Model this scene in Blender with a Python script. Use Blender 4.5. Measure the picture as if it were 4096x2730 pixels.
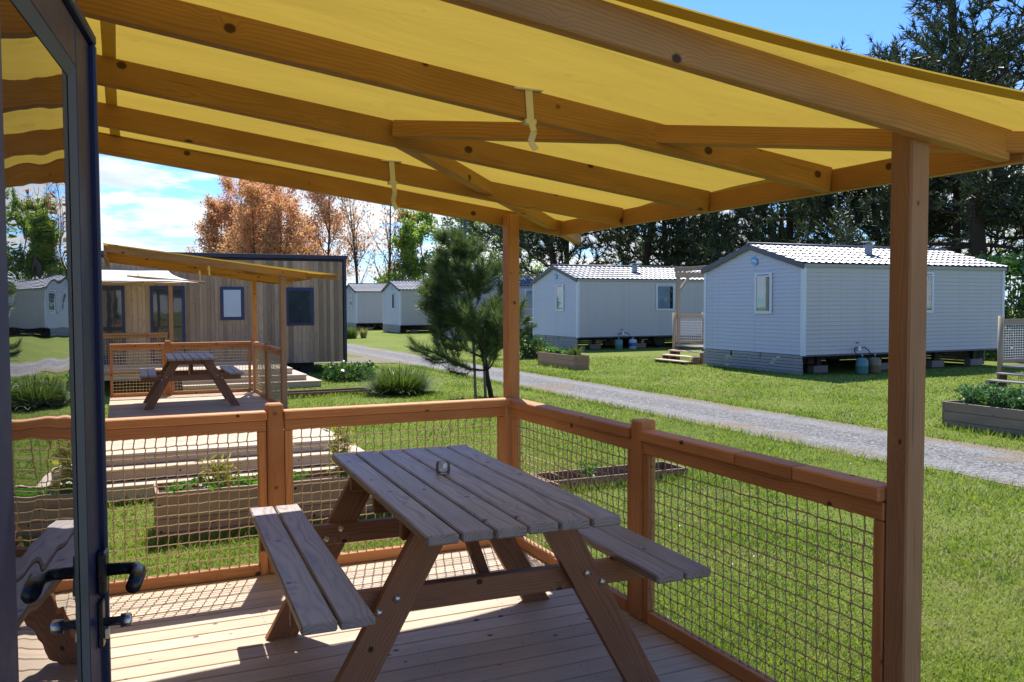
import bpy, math, random
import numpy as np
from mathutils import Matrix, Vector

# ------------------------------------------------------------------ camera, sky, sun, exposure
for o in list(bpy.data.objects): bpy.data.objects.remove(o)
scn = bpy.context.scene
COL = scn.collection
rad = math.radians

cd = bpy.data.cameras.new('camera'); cam = bpy.data.objects.new('camera', cd); COL.objects.link(cam)
cd.sensor_width = 36.0; cd.lens = 3440.1 / 4096 * 36.0; cd.clip_start = 0.05; cd.clip_end = 1500
YAW, PIT, ROL = rad(65.471), rad(-2.407), rad(-0.208)
fw = Vector((math.cos(YAW)*math.cos(PIT), math.sin(YAW)*math.cos(PIT), math.sin(PIT)))
rt = Vector((math.sin(YAW), -math.cos(YAW), 0)); up = rt.cross(fw)
r2 = rt*math.cos(ROL) + up*math.sin(ROL); u2 = r2.cross(fw)
cam.matrix_world = Matrix(((r2.x, u2.x, -fw.x, 0), (r2.y, u2.y, -fw.y, 0), (r2.z, u2.z, -fw.z, 1.55), (0, 0, 0, 1)))
scn.camera = cam

SUN_TO = Vector((0.200, 0.622, 1.0)).normalized()          # towards the sun
EL = math.asin(SUN_TO.z); AZ = math.atan2(SUN_TO.x, SUN_TO.y)
sd = bpy.data.lights.new('sun', 'SUN'); sd.energy = 5.0; sd.angle = rad(0.53); sd.color = (1.0, 0.95, 0.87)
sun = bpy.data.objects.new('sun', sd); COL.objects.link(sun)
sun.rotation_euler = SUN_TO.to_track_quat('Z', 'Y').to_euler(); sun.location = (0, 0, 30)

scn.view_settings.view_transform = 'Standard'; scn.view_settings.look = 'None'
scn.view_settings.exposure = 0.70; scn.view_settings.gamma = 1.0
scn.view_settings.use_curve_mapping = False
scn.render.engine = 'CYCLES'
scn.cycles.max_bounces = 7; scn.cycles.diffuse_bounces = 3; scn.cycles.glossy_bounces = 3; scn.cycles.transmission_bounces = 5; scn.cycles.transparent_max_bounces = 6
scn.cycles.caustics_reflective = False; scn.cycles.caustics_refractive = False

class NT:
    """small helper round a node tree"""
    def __init__(s, tree): s.t = tree; s.n = tree.nodes; s.l = tree.links
    def new(s, typ, **kw):
        n = s.n.new(typ)
        for k, v in kw.items(): setattr(n, k, v)
        return n
    def put(s, inp, v):
        if v is None: return
        if hasattr(v, 'is_output') or isinstance(v, bpy.types.NodeSocket): s.l.new(v, inp)
        else: inp.default_value = v
    def math(s, op, a, b=None, c=None, clamp=False):
        n = s.new('ShaderNodeMath', operation=op); n.use_clamp = clamp
        s.put(n.inputs[0], a); s.put(n.inputs[1], b); s.put(n.inputs[2], c); return n.outputs[0]
    def vmath(s, op, a, b=None):
        n = s.new('ShaderNodeVectorMath', operation=op); s.put(n.inputs[0], a); s.put(n.inputs[1], b); return n.outputs[0]
    def mix(s, f, a, b, mode='MIX'):
        n = s.new('ShaderNodeMix', data_type='RGBA', blend_type=mode); n.clamp_factor = True
        s.put(n.inputs[0], f); s.put(n.inputs[6], a); s.put(n.inputs[7], b); return n.outputs[2]
    def noise(s, v, scale, detail=3, rough=.5, dist=0, out=0):
        n = s.new('ShaderNodeTexNoise'); s.put(n.inputs['Vector'], v); n.inputs['Scale'].default_value = scale
        n.inputs['Detail'].default_value = detail; n.inputs['Roughness'].default_value = rough; n.inputs['Distortion'].default_value = dist
        return n.outputs[out]
    def ramp(s, f, stops, interp='LINEAR'):
        n = s.new('ShaderNodeValToRGB'); s.put(n.inputs[0], f); e = n.color_ramp.elements; n.color_ramp.interpolation = interp
        while len(e) < len(stops): e.new(.5)
        for i, (p, c) in enumerate(stops):
            e[i].position = p; e[i].color = (*c, 1) if len(c) == 3 else c
        return n.outputs[0]
    def map(s, v, a, b, c=0., d=1., smooth=True):
        n = s.new('ShaderNodeMapRange'); n.interpolation_type = 'SMOOTHSTEP' if smooth else 'LINEAR'
        s.put(n.inputs[0], v); n.inputs[1].default_value = a; n.inputs[2].default_value = b; n.inputs[3].default_value = c; n.inputs[4].default_value = d
        return n.outputs[0]
    def sep(s, v):
        n = s.new('ShaderNodeSeparateXYZ'); s.put(n.inputs[0], v); return n.outputs
    def comb(s, x, y, z):
        n = s.new('ShaderNodeCombineXYZ'); s.put(n.inputs[0], x); s.put(n.inputs[1], y); s.put(n.inputs[2], z); return n.outputs[0]

w = bpy.data.worlds.new('World'); scn.world = w; w.use_nodes = True
N = NT(w.node_tree); N.n.clear()
sky = N.new('ShaderNodeTexSky', sky_type='NISHITA'); sky.sun_disc = False
sky.sun_elevation = EL; sky.sun_rotation = AZ; sky.air_density = 1.0; sky.dust_density = 0.15; sky.ozone_density = 3.0
gen = N.new('ShaderNodeTexCoord').outputs['Generated']
gx, gy, gz = N.sep(gen)
den = N.math('ADD', N.math('MAXIMUM', gz, 0.0), 0.16)
cv = N.comb(N.math('DIVIDE', gx, den), N.math('DIVIDE', gy, den), N.math('MULTIPLY', gz, 5.0))
cn = N.noise(N.vmath('ADD', cv, (3.7, 1.2, 0.3)), 2.5, 8, .56, .15)
low = N.map(gz, 0.16, 0.26, 0.0, 0.30)                       # cumulus sits low over the horizon, clear overhead
cf = N.map(N.math('SUBTRACT', cn, low), 0.385, 0.50)
shade = N.noise(N.vmath('ADD', cv, (8.1, 4.2, 2.0)), 2.6, 5, .55)
ccol = N.ramp(shade, [(0.30, (2.9, 3.4, 4.2)), (0.58, (5.0, 5.0, 5.0))])
tint = N.mix(1.0, sky.outputs[0], (.42, .64, .98, 1), 'MULTIPLY')
mixed = N.mix(N.math('MULTIPLY', cf, 0.95), tint, ccol)
bg = N.new('ShaderNodeBackground'); N.put(bg.inputs[0], mixed); bg.inputs[1].default_value = 0.148
N.l.new(bg.outputs[0], N.new('ShaderNodeOutputWorld').inputs[0])

# ------------------------------------------------------------------ materials
MATS = {}
def material(name):
    m = bpy.data.materials.new(name); m.use_nodes = True; n = NT(m.node_tree)
    b = m.node_tree.nodes['Principled BSDF']; MATS[name] = m
    return m, n, b
def bump(n, b, h, strength=.3, dist=.01):
    k = n.new('ShaderNodeBump'); k.inputs['Strength'].default_value = strength; k.inputs['Distance'].default_value = dist
    n.put(k.inputs['Height'], h); n.l.new(k.outputs[0], b.inputs['Normal'])

def wood(name, light, dark, knot=(.05, .02, .008), grey=0., greycol=(.30, .28, .26), rough=.6, ring=95., contrast=.55, knots=1., tone=.22, kr=.112, spec=.35):
    m, n, b = material(name)
    tc = n.new('ShaderNodeTexCoord').outputs['Object']
    rnd = n.new('ShaderNodeObjectInfo').outputs['Random']
    off = n.comb(n.math('MULTIPLY', rnd, 41.3), n.math('MULTIPLY', rnd, 17.9), n.math('MULTIPLY', rnd, 67.7))
    v = n.vmath('ADD', tc, off)
    x, y, z = n.sep(tc)
    px, py, pz = n.sep(v)
    slow = n.noise(n.comb(n.math('MULTIPLY', px, 1.4), n.math('MULTIPLY', py, 5.), n.math('MULTIPLY', pz, 5.)), 1.0, 2, .5, 0, 1)
    sx, sy, sz = n.sep(slow)
    r2_ = n.math('FRACT', n.math('MULTIPLY', rnd, 13.7)); r3_ = n.math('FRACT', n.math('MULTIPLY', rnd, 29.3))
    yy = n.math('ADD', n.math('ADD', y, n.math('MULTIPLY_ADD', r2_, .16, -.08)), n.math('MULTIPLY_ADD', sx, .075, -.037))
    zz = n.math('ADD', n.math('ADD', z, n.math('MULTIPLY_ADD', r3_, .12, .015)), n.math('MULTIPLY_ADD', sy, .075, -.037))
    R = n.math('SQRT', n.math('ADD', n.math('MULTIPLY', yy, yy), n.math('MULTIPLY', zz, zz)))
    vo = n.new('ShaderNodeTexVoronoi'); n.put(vo.inputs['Vector'], n.vmath('MULTIPLY', v, (6.4, 7.8, 7.8))); vo.inputs['Scale'].default_value = 1.0
    kd = vo.outputs['Distance']
    sw = n.map(kd, .34, .05)
    R = n.math('MULTIPLY_ADD', sw, .016, R)
    wv = n.math('MULTIPLY_ADD', n.math('SINE', n.math('MULTIPLY', R, ring * 6.2832)), .5, .5)
    wv = n.math('POWER', wv, 2.2)
    fine = n.noise(n.vmath('MULTIPLY', v, (5., 190., 190.)), 1.0, 3, .6)
    f = n.math('ADD', n.math('MULTIPLY', wv, contrast), n.math('MULTIPLY_ADD', fine, .55, -.20), clamp=True)
    col = n.mix(f, (*light, 1), (*dark, 1))
    blotch = n.noise(n.vmath('MULTIPLY', v, (2.2, 9., 9.)), 1.0, 3, .55)
    col = n.mix(n.map(blotch, .35, .75, 0., .35), col, tuple(c*.62 for c in dark) + (1,))
    if grey:
        gn = n.noise(n.vmath('MULTIPLY', v, (3., 22., 22.)), 1.0, 4, .6)
        col = n.mix(n.map(gn, .25, .75, grey*.45, min(1, grey*1.3)), col, (*greycol, 1))
    tv = n.math('MULTIPLY_ADD', r3_, tone, 1 - tone*.5)
    col = n.mix(1.0, col, n.comb(tv, tv, tv), 'MULTIPLY')
    crack = n.noise(n.vmath('MULTIPLY', v, (1.3, 85., 85.)), 1.0, 2, .5)
    col = n.mix(n.map(crack, .70, .77, 0., .62), col, tuple(c*.30 for c in dark) + (1,))
    if knots:
        kf = n.math('MULTIPLY', n.map(kd, kr, kr*.68), knots)
        col = n.mix(kf, col, (*knot, 1))
    n.put(b.inputs['Base Color'], col)
    n.put(b.inputs['Roughness'], n.math('MULTIPLY_ADD', fine, .25, rough - .12))
    b.inputs['Specular IOR Level'].default_value = spec
    bump(n, b, n.math('ADD', n.math('MULTIPLY', wv, .35), fine), .35, .0016)
    return m

W_FRAME = wood('honey_timber', (.60, .275, .105), (.41, .158, .052), knot=(.09, .03, .012), contrast=.42, tone=.34, kr=.13)
W_RAFT = wood('amber_timber', (.50, .265, .085), (.30, .135, .040), knot=(.07, .028, .01), contrast=.42, tone=.26, ring=110., kr=.145)
W_POST = wood('greying_post_timber', (.44, .22, .085), (.27, .112, .040), knot=(.08, .035, .018), grey=.14, greycol=(.40, .36, .30), contrast=.45, ring=120.)
W_DECK = wood('pale_deck_timber', (.62, .465, .31), (.44, .30, .185), knot=(.11, .07, .045), grey=.30, greycol=(.52, .455, .385), contrast=.35, tone=.24, ring=70.)
W_TABLE = wood('weathered_table_timber', (.37, .285, .22), (.10, .066, .050), knot=(.06, .038, .03), grey=.60, greycol=(.355, .325, .335), contrast=.95, tone=.22, ring=85., rough=.52, spec=.75)
W_LEG = wood('brown_table_leg_timber', (.37, .175, .090), (.195, .082, .040), knot=(.05, .022, .012), contrast=.5, tone=.14)
W_CLAD = wood('silvering_cladding', (.44, .285, .16), (.25, .15, .08), knot=(.055, .03, .018), grey=.18, greycol=(.34, .31, .27), contrast=.4, tone=.75, ring=60.)
W_PLANT = wood('planter_timber', (.47, .275, .165), (.29, .155, .085), grey=.08, greycol=(.26, .23, .20), contrast=.45)
W_GREY = wood('grey_old_timber', (.24, .20, .165), (.13, .105, .085), grey=.5, greycol=(.25, .245, .24), contrast=.4)
W_SKIRT = wood('grey_skirt_timber', (.30, .29, .28), (.17, .165, .165), grey=.6, greycol=(.30, .31, .33), contrast=.4)
W_MINT = wood('grey_brown_planter_timber', (.31, .215, .145), (.18, .115, .075), grey=.15, greycol=(.28, .25, .215), contrast=.45)
W_PORCH = wood('faded_porch_timber', (.37, .275, .17), (.23, .155, .09), grey=.3, greycol=(.34, .30, .25), contrast=.4)
W_BED = wood('dark_bed_timber', (.27, .15, .095), (.15, .075, .045), contrast=.4)

def plain(name, col, rough=.5, metal=0., var=0., vscale=3., bmp=0., spec=.5, coat=0.):
    m, n, b = material(name)
    b.inputs['Roughness'].default_value = rough; b.inputs['Metallic'].default_value = metal
    b.inputs['Specular IOR Level'].default_value = spec; b.inputs['Coat Weight'].default_value = coat
    tc = n.new('ShaderNodeTexCoord').outputs['Object']
    if var:
        ns = n.noise(tc, vscale, 5, .6)
        k = n.math('MULTIPLY_ADD', ns, 2*var, 1 - var)
        n.put(b.inputs['Base Color'], n.mix(1.0, (*col, 1), n.comb(k, k, k), 'MULTIPLY'))
        n.put(b.inputs['Roughness'], n.math('MULTIPLY_ADD', ns, .2, rough - .1))
    else: b.inputs['Base Color'].default_value = (*col, 1)
    if bmp: bump(n, b, n.noise(tc, vscale*6, 4, .6), bmp, .01)
    return m
NAVY = plain('navy_powder_coat', (.008, .013, .055), .42, var=.12, vscale=30., spec=.4)
NAVYD = plain('dark_navy_trim', (.012, .016, .045), .42, var=.15, vscale=4.)
NAVYW = plain('blue_window_frame', (.016, .026, .095), .45, var=.12, vscale=8.)
GASKET = plain('grey_glazing_bead', (.09, .095, .10), .5, var=.15, vscale=120.)
BLACKP = plain('black_plastic', (.012, .014, .02), .28, var=.1, vscale=40.)
CHROME = plain('brushed_metal', (.55, .55, .56), .28, 1.0, var=.08, vscale=200.)
ZINC = plain('zinc_bolt', (.62, .63, .64), .34, 1.0, var=.15, vscale=300.)
ROPE = plain('tan_rope', (.50, .375, .225), .85, var=.35, vscale=300., bmp=.3)
STRAPM = plain('cream_webbing', (.78, .75, .70), .8, var=.1, vscale=200., bmp=.2)
WHITEP = plain('white_upvc', (.62, .66, .74), .4, var=.06, vscale=2.)
BARGE = plain('slate_bargeboard', (.070, .080, .105), .5, var=.18, vscale=3.)
TRIMG = plain('pale_grey_gutter', (.30, .32, .33), .5, var=.12, vscale=4.)
FLUE = plain('grey_flue', (.26, .29, .32), .5, var=.15, vscale=6.)
SOIL = plain('dark_soil', (.045, .028, .018), .95, var=.5, vscale=14., bmp=.8, spec=.1)
BLOCK = plain('concrete_block', (.25, .23, .22), .9, var=.25, vscale=12., bmp=.4, spec=.2)
CYLG = plain('green_gas_cylinder', (.10, .23, .22), .45, var=.15, vscale=8.)
CYLT = plain('tan_gas_cylinder', (.22, .16, .09), .5, var=.25, vscale=8.)
CYLW = plain('white_gas_cylinder', (.48, .52, .58), .45, var=.12, vscale=8.)
CYLB = plain('blue_cylinder_print', (.05, .13, .30), .5, var=.3, vscale=30.)
HOSE = plain('black_rubber', (.015, .015, .016), .6, var=.1, vscale=50.)
REDP = plain('red_plastic', (.35, .04, .04), .5, var=.1, vscale=20.)
STICK = plain('sky_blue_badge', (.13, .36, .62), .45, var=.08, vscale=10.)
BADGEW = plain('badge_white', (.75, .8, .85), .5, var=.05, vscale=10.)
POLEG = plain('green_grey_pole', (.045, .085, .075), .5, var=.2, vscale=3.)
DARKU = plain('dark_underside', (.03, .03, .033), .8, var=.3, vscale=4.)
CURT = plain('net_curtain', (.55, .60, .65), .8, var=.12, vscale=14.)
INTER = plain('dark_interior', (.02, .025, .035), .7, var=.3, vscale=2.)

def siding(name, col):
    m, n, b = material(name)
    tc = n.new('ShaderNodeTexCoord').outputs['Object']; rnd = n.new('ShaderNodeObjectInfo').outputs['Random']
    x, y, z = n.sep(tc)
    st = n.noise(n.vmath('MULTIPLY', tc, (1.0, 1.0, 9.0)), 1.6, 5, .65)
    spots = n.noise(n.vmath('ADD', tc, n.comb(n.math('MULTIPLY', rnd, 50.), 0., 0.)), 9., 4, .7)
    c = n.mix(n.map(st, .4, .8, 0., .22), (*col, 1), (col[0]*.62, col[1]*.64, col[2]*.62, 1))
    drip = n.noise(n.vmath('MULTIPLY', tc, (7., 7., .0)), 1.0, 4, .6); c = n.mix(n.map(drip, .50, .80, 0., .30), c, (col[0]*.50, col[1]*.50, col[2]*.46, 1))
    c = n.mix(n.map(spots, .70, .78, 0., .35), c, (.09, .09, .085, 1))
    n.put(b.inputs['Base Color'], c); b.inputs['Roughness'].default_value = .5; b.inputs['Specular IOR Level'].default_value = .35
    return m
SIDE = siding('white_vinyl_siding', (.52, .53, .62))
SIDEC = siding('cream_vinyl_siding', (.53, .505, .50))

# translucent yellow awning cloth
def cloth(name, dif, tra, fac=.55):
    m, n, b = material(name); out = m.node_tree.nodes['Material Output']
    tc = n.new('ShaderNodeTexCoord').outputs['Object']
    ns = n.noise(n.vmath('MULTIPLY', tc, (.8, 3.6, 1.)), 1.3, 5, .6, .8)
    we = n.noise(n.vmath('MULTIPLY', tc, (90., 400., 90.)), 1.0, 2, .5)
    stain = n.map(n.noise(n.vmath('MULTIPLY', tc, (2.2, 2.2, 1.)), 2.2, 6, .68), .60, .74, 0., .20); speck = n.map(n.noise(tc, 46., 2, .5), .74, .80, 0., .30)
    k = n.math('SUBTRACT', n.math('ADD', n.math('MULTIPLY_ADD', ns, .34, .86), n.math('MULTIPLY_ADD', we, .12, -.06)), n.math('ADD', stain, speck))
    d = n.new('ShaderNodeBsdfDiffuse'); t = n.new('ShaderNodeBsdfTranslucent'); mx = n.new('ShaderNodeMixShader'); gl = n.new('ShaderNodeBsdfGlossy')
    n.put(d.inputs[0], n.mix(1., (*dif, 1), n.comb(k, k, k), 'MULTIPLY')); n.put(t.inputs[0], n.mix(1., (*tra, 1), n.comb(k, k, k), 'MULTIPLY'))
    n.l.new(d.outputs[0], mx.inputs[1]); n.l.new(t.outputs[0], mx.inputs[2]); mx.inputs[0].default_value = fac
    gl.inputs['Roughness'].default_value = .42; gl.inputs[0].default_value = (.9, .88, .8, 1)
    m2 = n.new('ShaderNodeMixShader'); m2.inputs[0].default_value = .085
    n.l.new(mx.outputs[0], m2.inputs[1]); n.l.new(gl.outputs[0], m2.inputs[2]); n.l.new(m2.outputs[0], out.inputs[0])
    bp = n.new('ShaderNodeBump'); bp.inputs['Strength'].default_value = .28; bp.inputs['Distance'].default_value = .03
    n.put(bp.inputs['Height'], n.noise(n.vmath('MULTIPLY', tc, (1.6, 5., 1.)), 1.5, 3, .5, 1.2))
    for s_ in (d, t, gl): n.l.new(bp.outputs[0], s_.inputs['Normal'])
    return m
CANVAS = cloth('yellow_awning_cloth', (.38, .265, .05), (.355, .245, .036), .58)
CANVASW = cloth('white_awning_cloth', (.80, .80, .77), (.6, .58, .5), .3)

def leafmat(name, a, b_, trans=.35, rough=.5, tt=(1.5, 1.5, .8, 1)):
    m, n, b = material(name); out = m.node_tree.nodes['Material Output']
    isl = n.new('ShaderNodeNewGeometry').outputs['Random Per Island']
    tc = n.new('ShaderNodeTexCoord').outputs['Object']
    f = n.math('ADD', n.math('MULTIPLY', isl, .7), n.math('MULTIPLY_ADD', n.noise(tc, .9, 3), .9, -.3), clamp=True)
    c = n.mix(f, (*a, 1), (*b_, 1))
    n.put(b.inputs['Base Color'], c); b.inputs['Roughness'].default_value = rough; b.inputs['Specular IOR Level'].default_value = .4
    t = n.new('ShaderNodeBsdfTranslucent'); n.put(t.inputs[0], n.mix(1., c, tt, 'MULTIPLY'))
    mx = n.new('ShaderNodeMixShader'); mx.inputs[0].default_value = trans
    n.l.new(b.outputs[0], mx.inputs[1]); n.l.new(t.outputs[0], mx.inputs[2]); n.l.new(mx.outputs[0], out.inputs[0])
    return m
L_BROWN = leafmat('russet_spring_leaf', (.50, .26, .125), (.76, .48, .28), .5, .5, (1.2, 1.05, .75, 1))
L_GREEN = leafmat('fresh_spring_leaf', (.12, .21, .035), (.29, .40, .085), .45)
L_PINE = leafmat('dark_pine_needle', (.024, .040, .022), (.088, .115, .060), .15)
L_YPINE = leafmat('young_pine_needle', (.038, .074, .022), (.18, .235, .09), .28, .36)
L_BLADE = leafmat('strap_leaf', (.035, .07, .015), (.16, .22, .055), .3, .42)
L_HEDGE = leafmat('hedge_leaf', (.025, .07, .015), (.09, .19, .035), .3, .4)
L_MINT = leafmat('mint_leaf', (.035, .11, .03), (.13, .26, .08), .3, .45)
L_STRAW = leafmat('ground_leaf', (.05, .17, .015), (.16, .36, .05), .35, .45)
L_BAMBOO = leafmat('yellow_bamboo_leaf', (.20, .21, .04), (.46, .42, .11), .4)
L_DRY = leafmat('dry_grass', (.22, .19, .08), (.42, .36, .18), .3)
L_GRASS = None #'lawn_blade', (.12, .19, .022), (.32, .345, .095), .38, .5)
def grassmat():
    m, n, b = material('lawn_blade'); out = m.node_tree.nodes['Material Output']
    isl = n.new('ShaderNodeNewGeometry').outputs['Random Per Island']; tc = n.new('ShaderNodeTexCoord').outputs['Object']
    big = n.noise(tc, .45, 4, .6); mid = n.noise(tc, 1.3, 4, .6, .5); f = n.math('ADD', n.math('MULTIPLY', isl, .65), n.math('MULTIPLY_ADD', big, 1.2, -.45), clamp=True)
    c = n.mix(f, (.10, .185, .016, 1), (.30, .36, .075, 1))
    c = n.mix(n.math('MULTIPLY', n.map(mid, .58, .76), n.math('MULTIPLY_ADD', isl, .7, .2)), c, (.36, .31, .15, 1))
    weed = n.noise(tc, 2.6, 4, .65, .4); c = n.mix(n.map(weed, .58, .68, 0., .75), c, (.055, .135, .022, 1))
    dry = n.noise(tc, .8, 5, .65, .3); c = n.mix(n.math('MULTIPLY', n.map(dry, .52, .66), n.math('MULTIPLY_ADD', isl, .6, .15)), c, (.40, .36, .20, 1))
    n.put(b.inputs['Base Color'], c); b.inputs['Roughness'].default_value = .5; b.inputs['Specular IOR Level'].default_value = .4
    t = n.new('ShaderNodeBsdfTranslucent'); n.put(t.inputs[0], n.mix(1., c, (1.5, 1.5, .8, 1), 'MULTIPLY')); mx = n.new('ShaderNodeMixShader'); mx.inputs[0].default_value = .38
    n.l.new(b.outputs[0], mx.inputs[1]); n.l.new(t.outputs[0], mx.inputs[2]); n.l.new(mx.outputs[0], out.inputs[0]); return m
L_GRASS = grassmat()
BARK = plain('grey_bark', (.115, .09, .072), .9, var=.35, vscale=5., bmp=.6, spec=.1)
BARKD = plain('dark_pine_bark', (.050, .036, .028), .95, var=.4, vscale=6., bmp=.7, spec=.1)
BARKP = plain('pale_twig_bark', (.20, .165, .145), .9, var=.3, vscale=5., bmp=.4, spec=.1)

def lawn():
    m, n, b = material('mown_lawn')
    tc = n.new('ShaderNodeTexCoord').outputs['Object']
    a = n.noise(tc, .32, 5, .6); f = n.noise(tc, 5.0, 5, .65); h = n.noise(tc, 42., 4, .7); mid = n.noise(tc, 1.3, 4, .6, .5)
    c = n.ramp(n.math('ADD', n.math('MULTIPLY', a, .55), n.math('MULTIPLY', f, .45)), [(.30, (.10, .150, .018)), (.5, (.175, .225, .032)), (.72, (.26, .27, .075))])
    c = n.mix(n.map(mid, .58, .76, 0., .6), c, (.25, .215, .105, 1))
    k = n.math('MULTIPLY_ADD', h, 1.1, .42)
    n.put(b.inputs['Base Color'], n.mix(1., c, n.comb(k, k, k), 'MULTIPLY')); b.inputs['Roughness'].default_value = .9; b.inputs['Specular IOR Level'].default_value = .15
    bump(n, b, n.math('ADD', h, n.math('MULTIPLY', f, .6)), .9, .05)
    return m
LAWN = lawn()
def gravel():
    m, n, b = material('grey_gravel')
    tc = n.new('ShaderNodeTexCoord').outputs['Object']
    v = n.new('ShaderNodeTexVoronoi'); n.put(v.inputs['Vector'], tc); v.inputs['Scale'].default_value = 30.
    s = n.noise(tc, 60., 3, .6); big = n.noise(tc, .55, 4, .6, .4); dirt = n.noise(n.vmath('MULTIPLY', tc, (1., .45, 1.)), 1.1, 4, .6, .3)
    c = n.ramp(v.outputs['Color'], [(.1, (.125, .12, .115)), (.55, (.235, .228, .215)), (.95, (.375, .365, .345))])
    k = n.math('MULTIPLY_ADD', s, .7, .62)
    c = n.mix(1., c, n.comb(k, k, k), 'MULTIPLY')
    ex = n.math('ABSOLUTE', n.math('SUBTRACT', n.sep(tc)[0], 9.42)); wob = n.math('MULTIPLY_ADD', n.noise(tc, 1.8, 4, .65), .7, -.35)
    c = n.mix(n.math('MULTIPLY', n.map(n.math('ADD', ex, wob), .62, 1.0), .75), c, (.27, .225, .14, 1))
    rut = n.map(n.math('ABSOLUTE', n.math('SUBTRACT', n.math('ADD', ex, n.math('MULTIPLY', wob, .25)), .55)), .26, .08); c = n.mix(n.math('MULTIPLY', rut, .35), c, (.36, .35, .33, 1))
    c = n.mix(n.map(dirt, .54, .68, 0., .8), c, (.27, .205, .13, 1))
    c = n.mix(n.map(big, .64, .80, 0., .4), c, (.13, .14, .05, 1))
    n.put(b.inputs['Base Color'], c); b.inputs['Roughness'].default_value = .95; b.inputs['Specular IOR Level'].default_value = .2
    bump(n, b, n.math('ADD', v.outputs['Distance'], s), .9, .03)
    return m
GRAVEL = gravel()

def rooftile():
    m, n, b = material('grey_tile_sheet')
    tc = n.new('ShaderNodeTexCoord').outputs['Object']; ns = n.noise(tc, 3., 5, .65)
    c = n.ramp(ns, [(.3, (.185, .195, .22)), (.7, (.28, .29, .32))])
    n.put(b.inputs['Base Color'], c); n.put(b.inputs['Roughness'], n.math('MULTIPLY_ADD', ns, .25, .30)); b.inputs['Specular IOR Level'].default_value = .8
    return m
TILE = rooftile()

def glass(name, tint=(.85, .9, .92), wav=0.):
    m, n, b = material(name)
    b.inputs['Base Color'].default_value = (*tint, 1); b.inputs['Roughness'].default_value = .0
    b.inputs['Transmission Weight'].default_value = 1.; b.inputs['IOR'].default_value = 1.5
    if wav:
        tc = n.new('ShaderNodeTexCoord').outputs['Object']
        bump(n, b, n.noise(n.vmath('MULTIPLY', tc, (1.0, 1.0, 1.0)), 5.0, 1, .4), wav, .01)
    return m
def jarglass():
    m, n, b = material('thin_clear_glass'); out = m.node_tree.nodes['Material Output']
    tr = n.new('ShaderNodeBsdfTransparent'); tr.inputs[0].default_value = (.985, .99, .99, 1); gl = n.new('ShaderNodeBsdfGlossy'); gl.inputs['Roughness'].default_value = .12
    fr = n.new('ShaderNodeFresnel'); fr.inputs[0].default_value = 1.5; mx = n.new('ShaderNodeMixShader')
    n.l.new(n.math('MULTIPLY_ADD', fr.outputs[0], .8, .07), mx.inputs[0]); n.l.new(tr.outputs[0], mx.inputs[1]); n.l.new(gl.outputs[0], mx.inputs[2]); n.l.new(mx.outputs[0], out.inputs[0])
    tc = n.new('ShaderNodeTexCoord').outputs['Object']; k = n.new('ShaderNodeBump'); k.inputs['Strength'].default_value = .15; k.inputs['Distance'].default_value = .004
    n.put(k.inputs['Height'], n.noise(tc, 60., 2)); n.l.new(k.outputs[0], gl.inputs['Normal'])
    return m
GLASS = jarglass()
def panemat():
    m, n, b = material('window_pane')
    tc = n.new('ShaderNodeTexCoord').outputs['Object']
    b.inputs['Base Color'].default_value = (.035, .045, .055, 1); b.inputs['Roughness'].default_value = .03; b.inputs['Specular IOR Level'].default_value = .9
    bump(n, b, n.noise(tc, 2.0, 2), .05, .02)
    return m
PANE = panemat()
def doorpane():
    m, n, b = material('door_pane')
    tc = n.new('ShaderNodeTexCoord').outputs['Object']
    b.inputs['Base Color'].default_value = (.012, .014, .016, 1); b.inputs['Roughness'].default_value = .0
    b.inputs['IOR'].default_value = 1.55; b.inputs['Specular IOR Level'].default_value = .5; b.inputs['Coat Weight'].default_value = 1.; b.inputs['Coat Roughness'].default_value = 0.
    k = n.new('ShaderNodeBump'); k.inputs['Strength'].default_value = .22; k.inputs['Distance'].default_value = .006
    n.put(k.inputs['Height'], n.noise(n.vmath('MULTIPLY', tc, (1., 1., 2.2)), 4.5, 1, .4))
    n.l.new(k.outputs[0], b.inputs['Normal']); n.l.new(k.outputs[0], b.inputs['Coat Normal'])
    return m
DOORPANE = doorpane()

# ------------------------------------------------------------------ object helpers
WM = {}
def W(o): return WM[o.name] if o is not None else Matrix.Identity(4)
def place(o, M, parent=None):
    o.parent = parent
    o.matrix_basis = W(parent).inverted() @ M if parent is not None else M
    WM[o.name] = M
def link(name, me, mat, M=None, parent=None):
    o = bpy.data.objects.new(name, me); COL.objects.link(o)
    if mat is not None and me is not None and not me.materials: me.materials.append(mat)
    place(o, M or Matrix.Identity(4), parent)
    return o
def tag(o, label, cat, group=None, kind=None):
    if label: o['label'] = label
    if cat: o['category'] = cat
    if group: o['group'] = group
    if kind: o['kind'] = kind
    return o
def thing(name, label, cat, loc=(0, 0, 0), rz=0., group=None):
    o = bpy.data.objects.new(name, None); COL.objects.link(o); o.empty_display_size = .2
    place(o, Matrix.Translation(loc) @ Matrix.Rotation(rz, 4, 'Z'))
    return tag(o, label, cat, group)
def kids(o): return [c for c in bpy.data.objects if c.parent == o]
def copy_tree(o, parent=None, M=None):
    c = o.copy(); COL.objects.link(c); c.parent = parent
    if M is not None: c.matrix_basis = M
    for ch in CH.get(o.name, ()): copy_tree(ch, c)
    return c
CH = {}
def index_children():
    CH.clear()
    for o in bpy.data.objects:
        if o.parent: CH.setdefault(o.parent.name, []).append(o)

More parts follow.
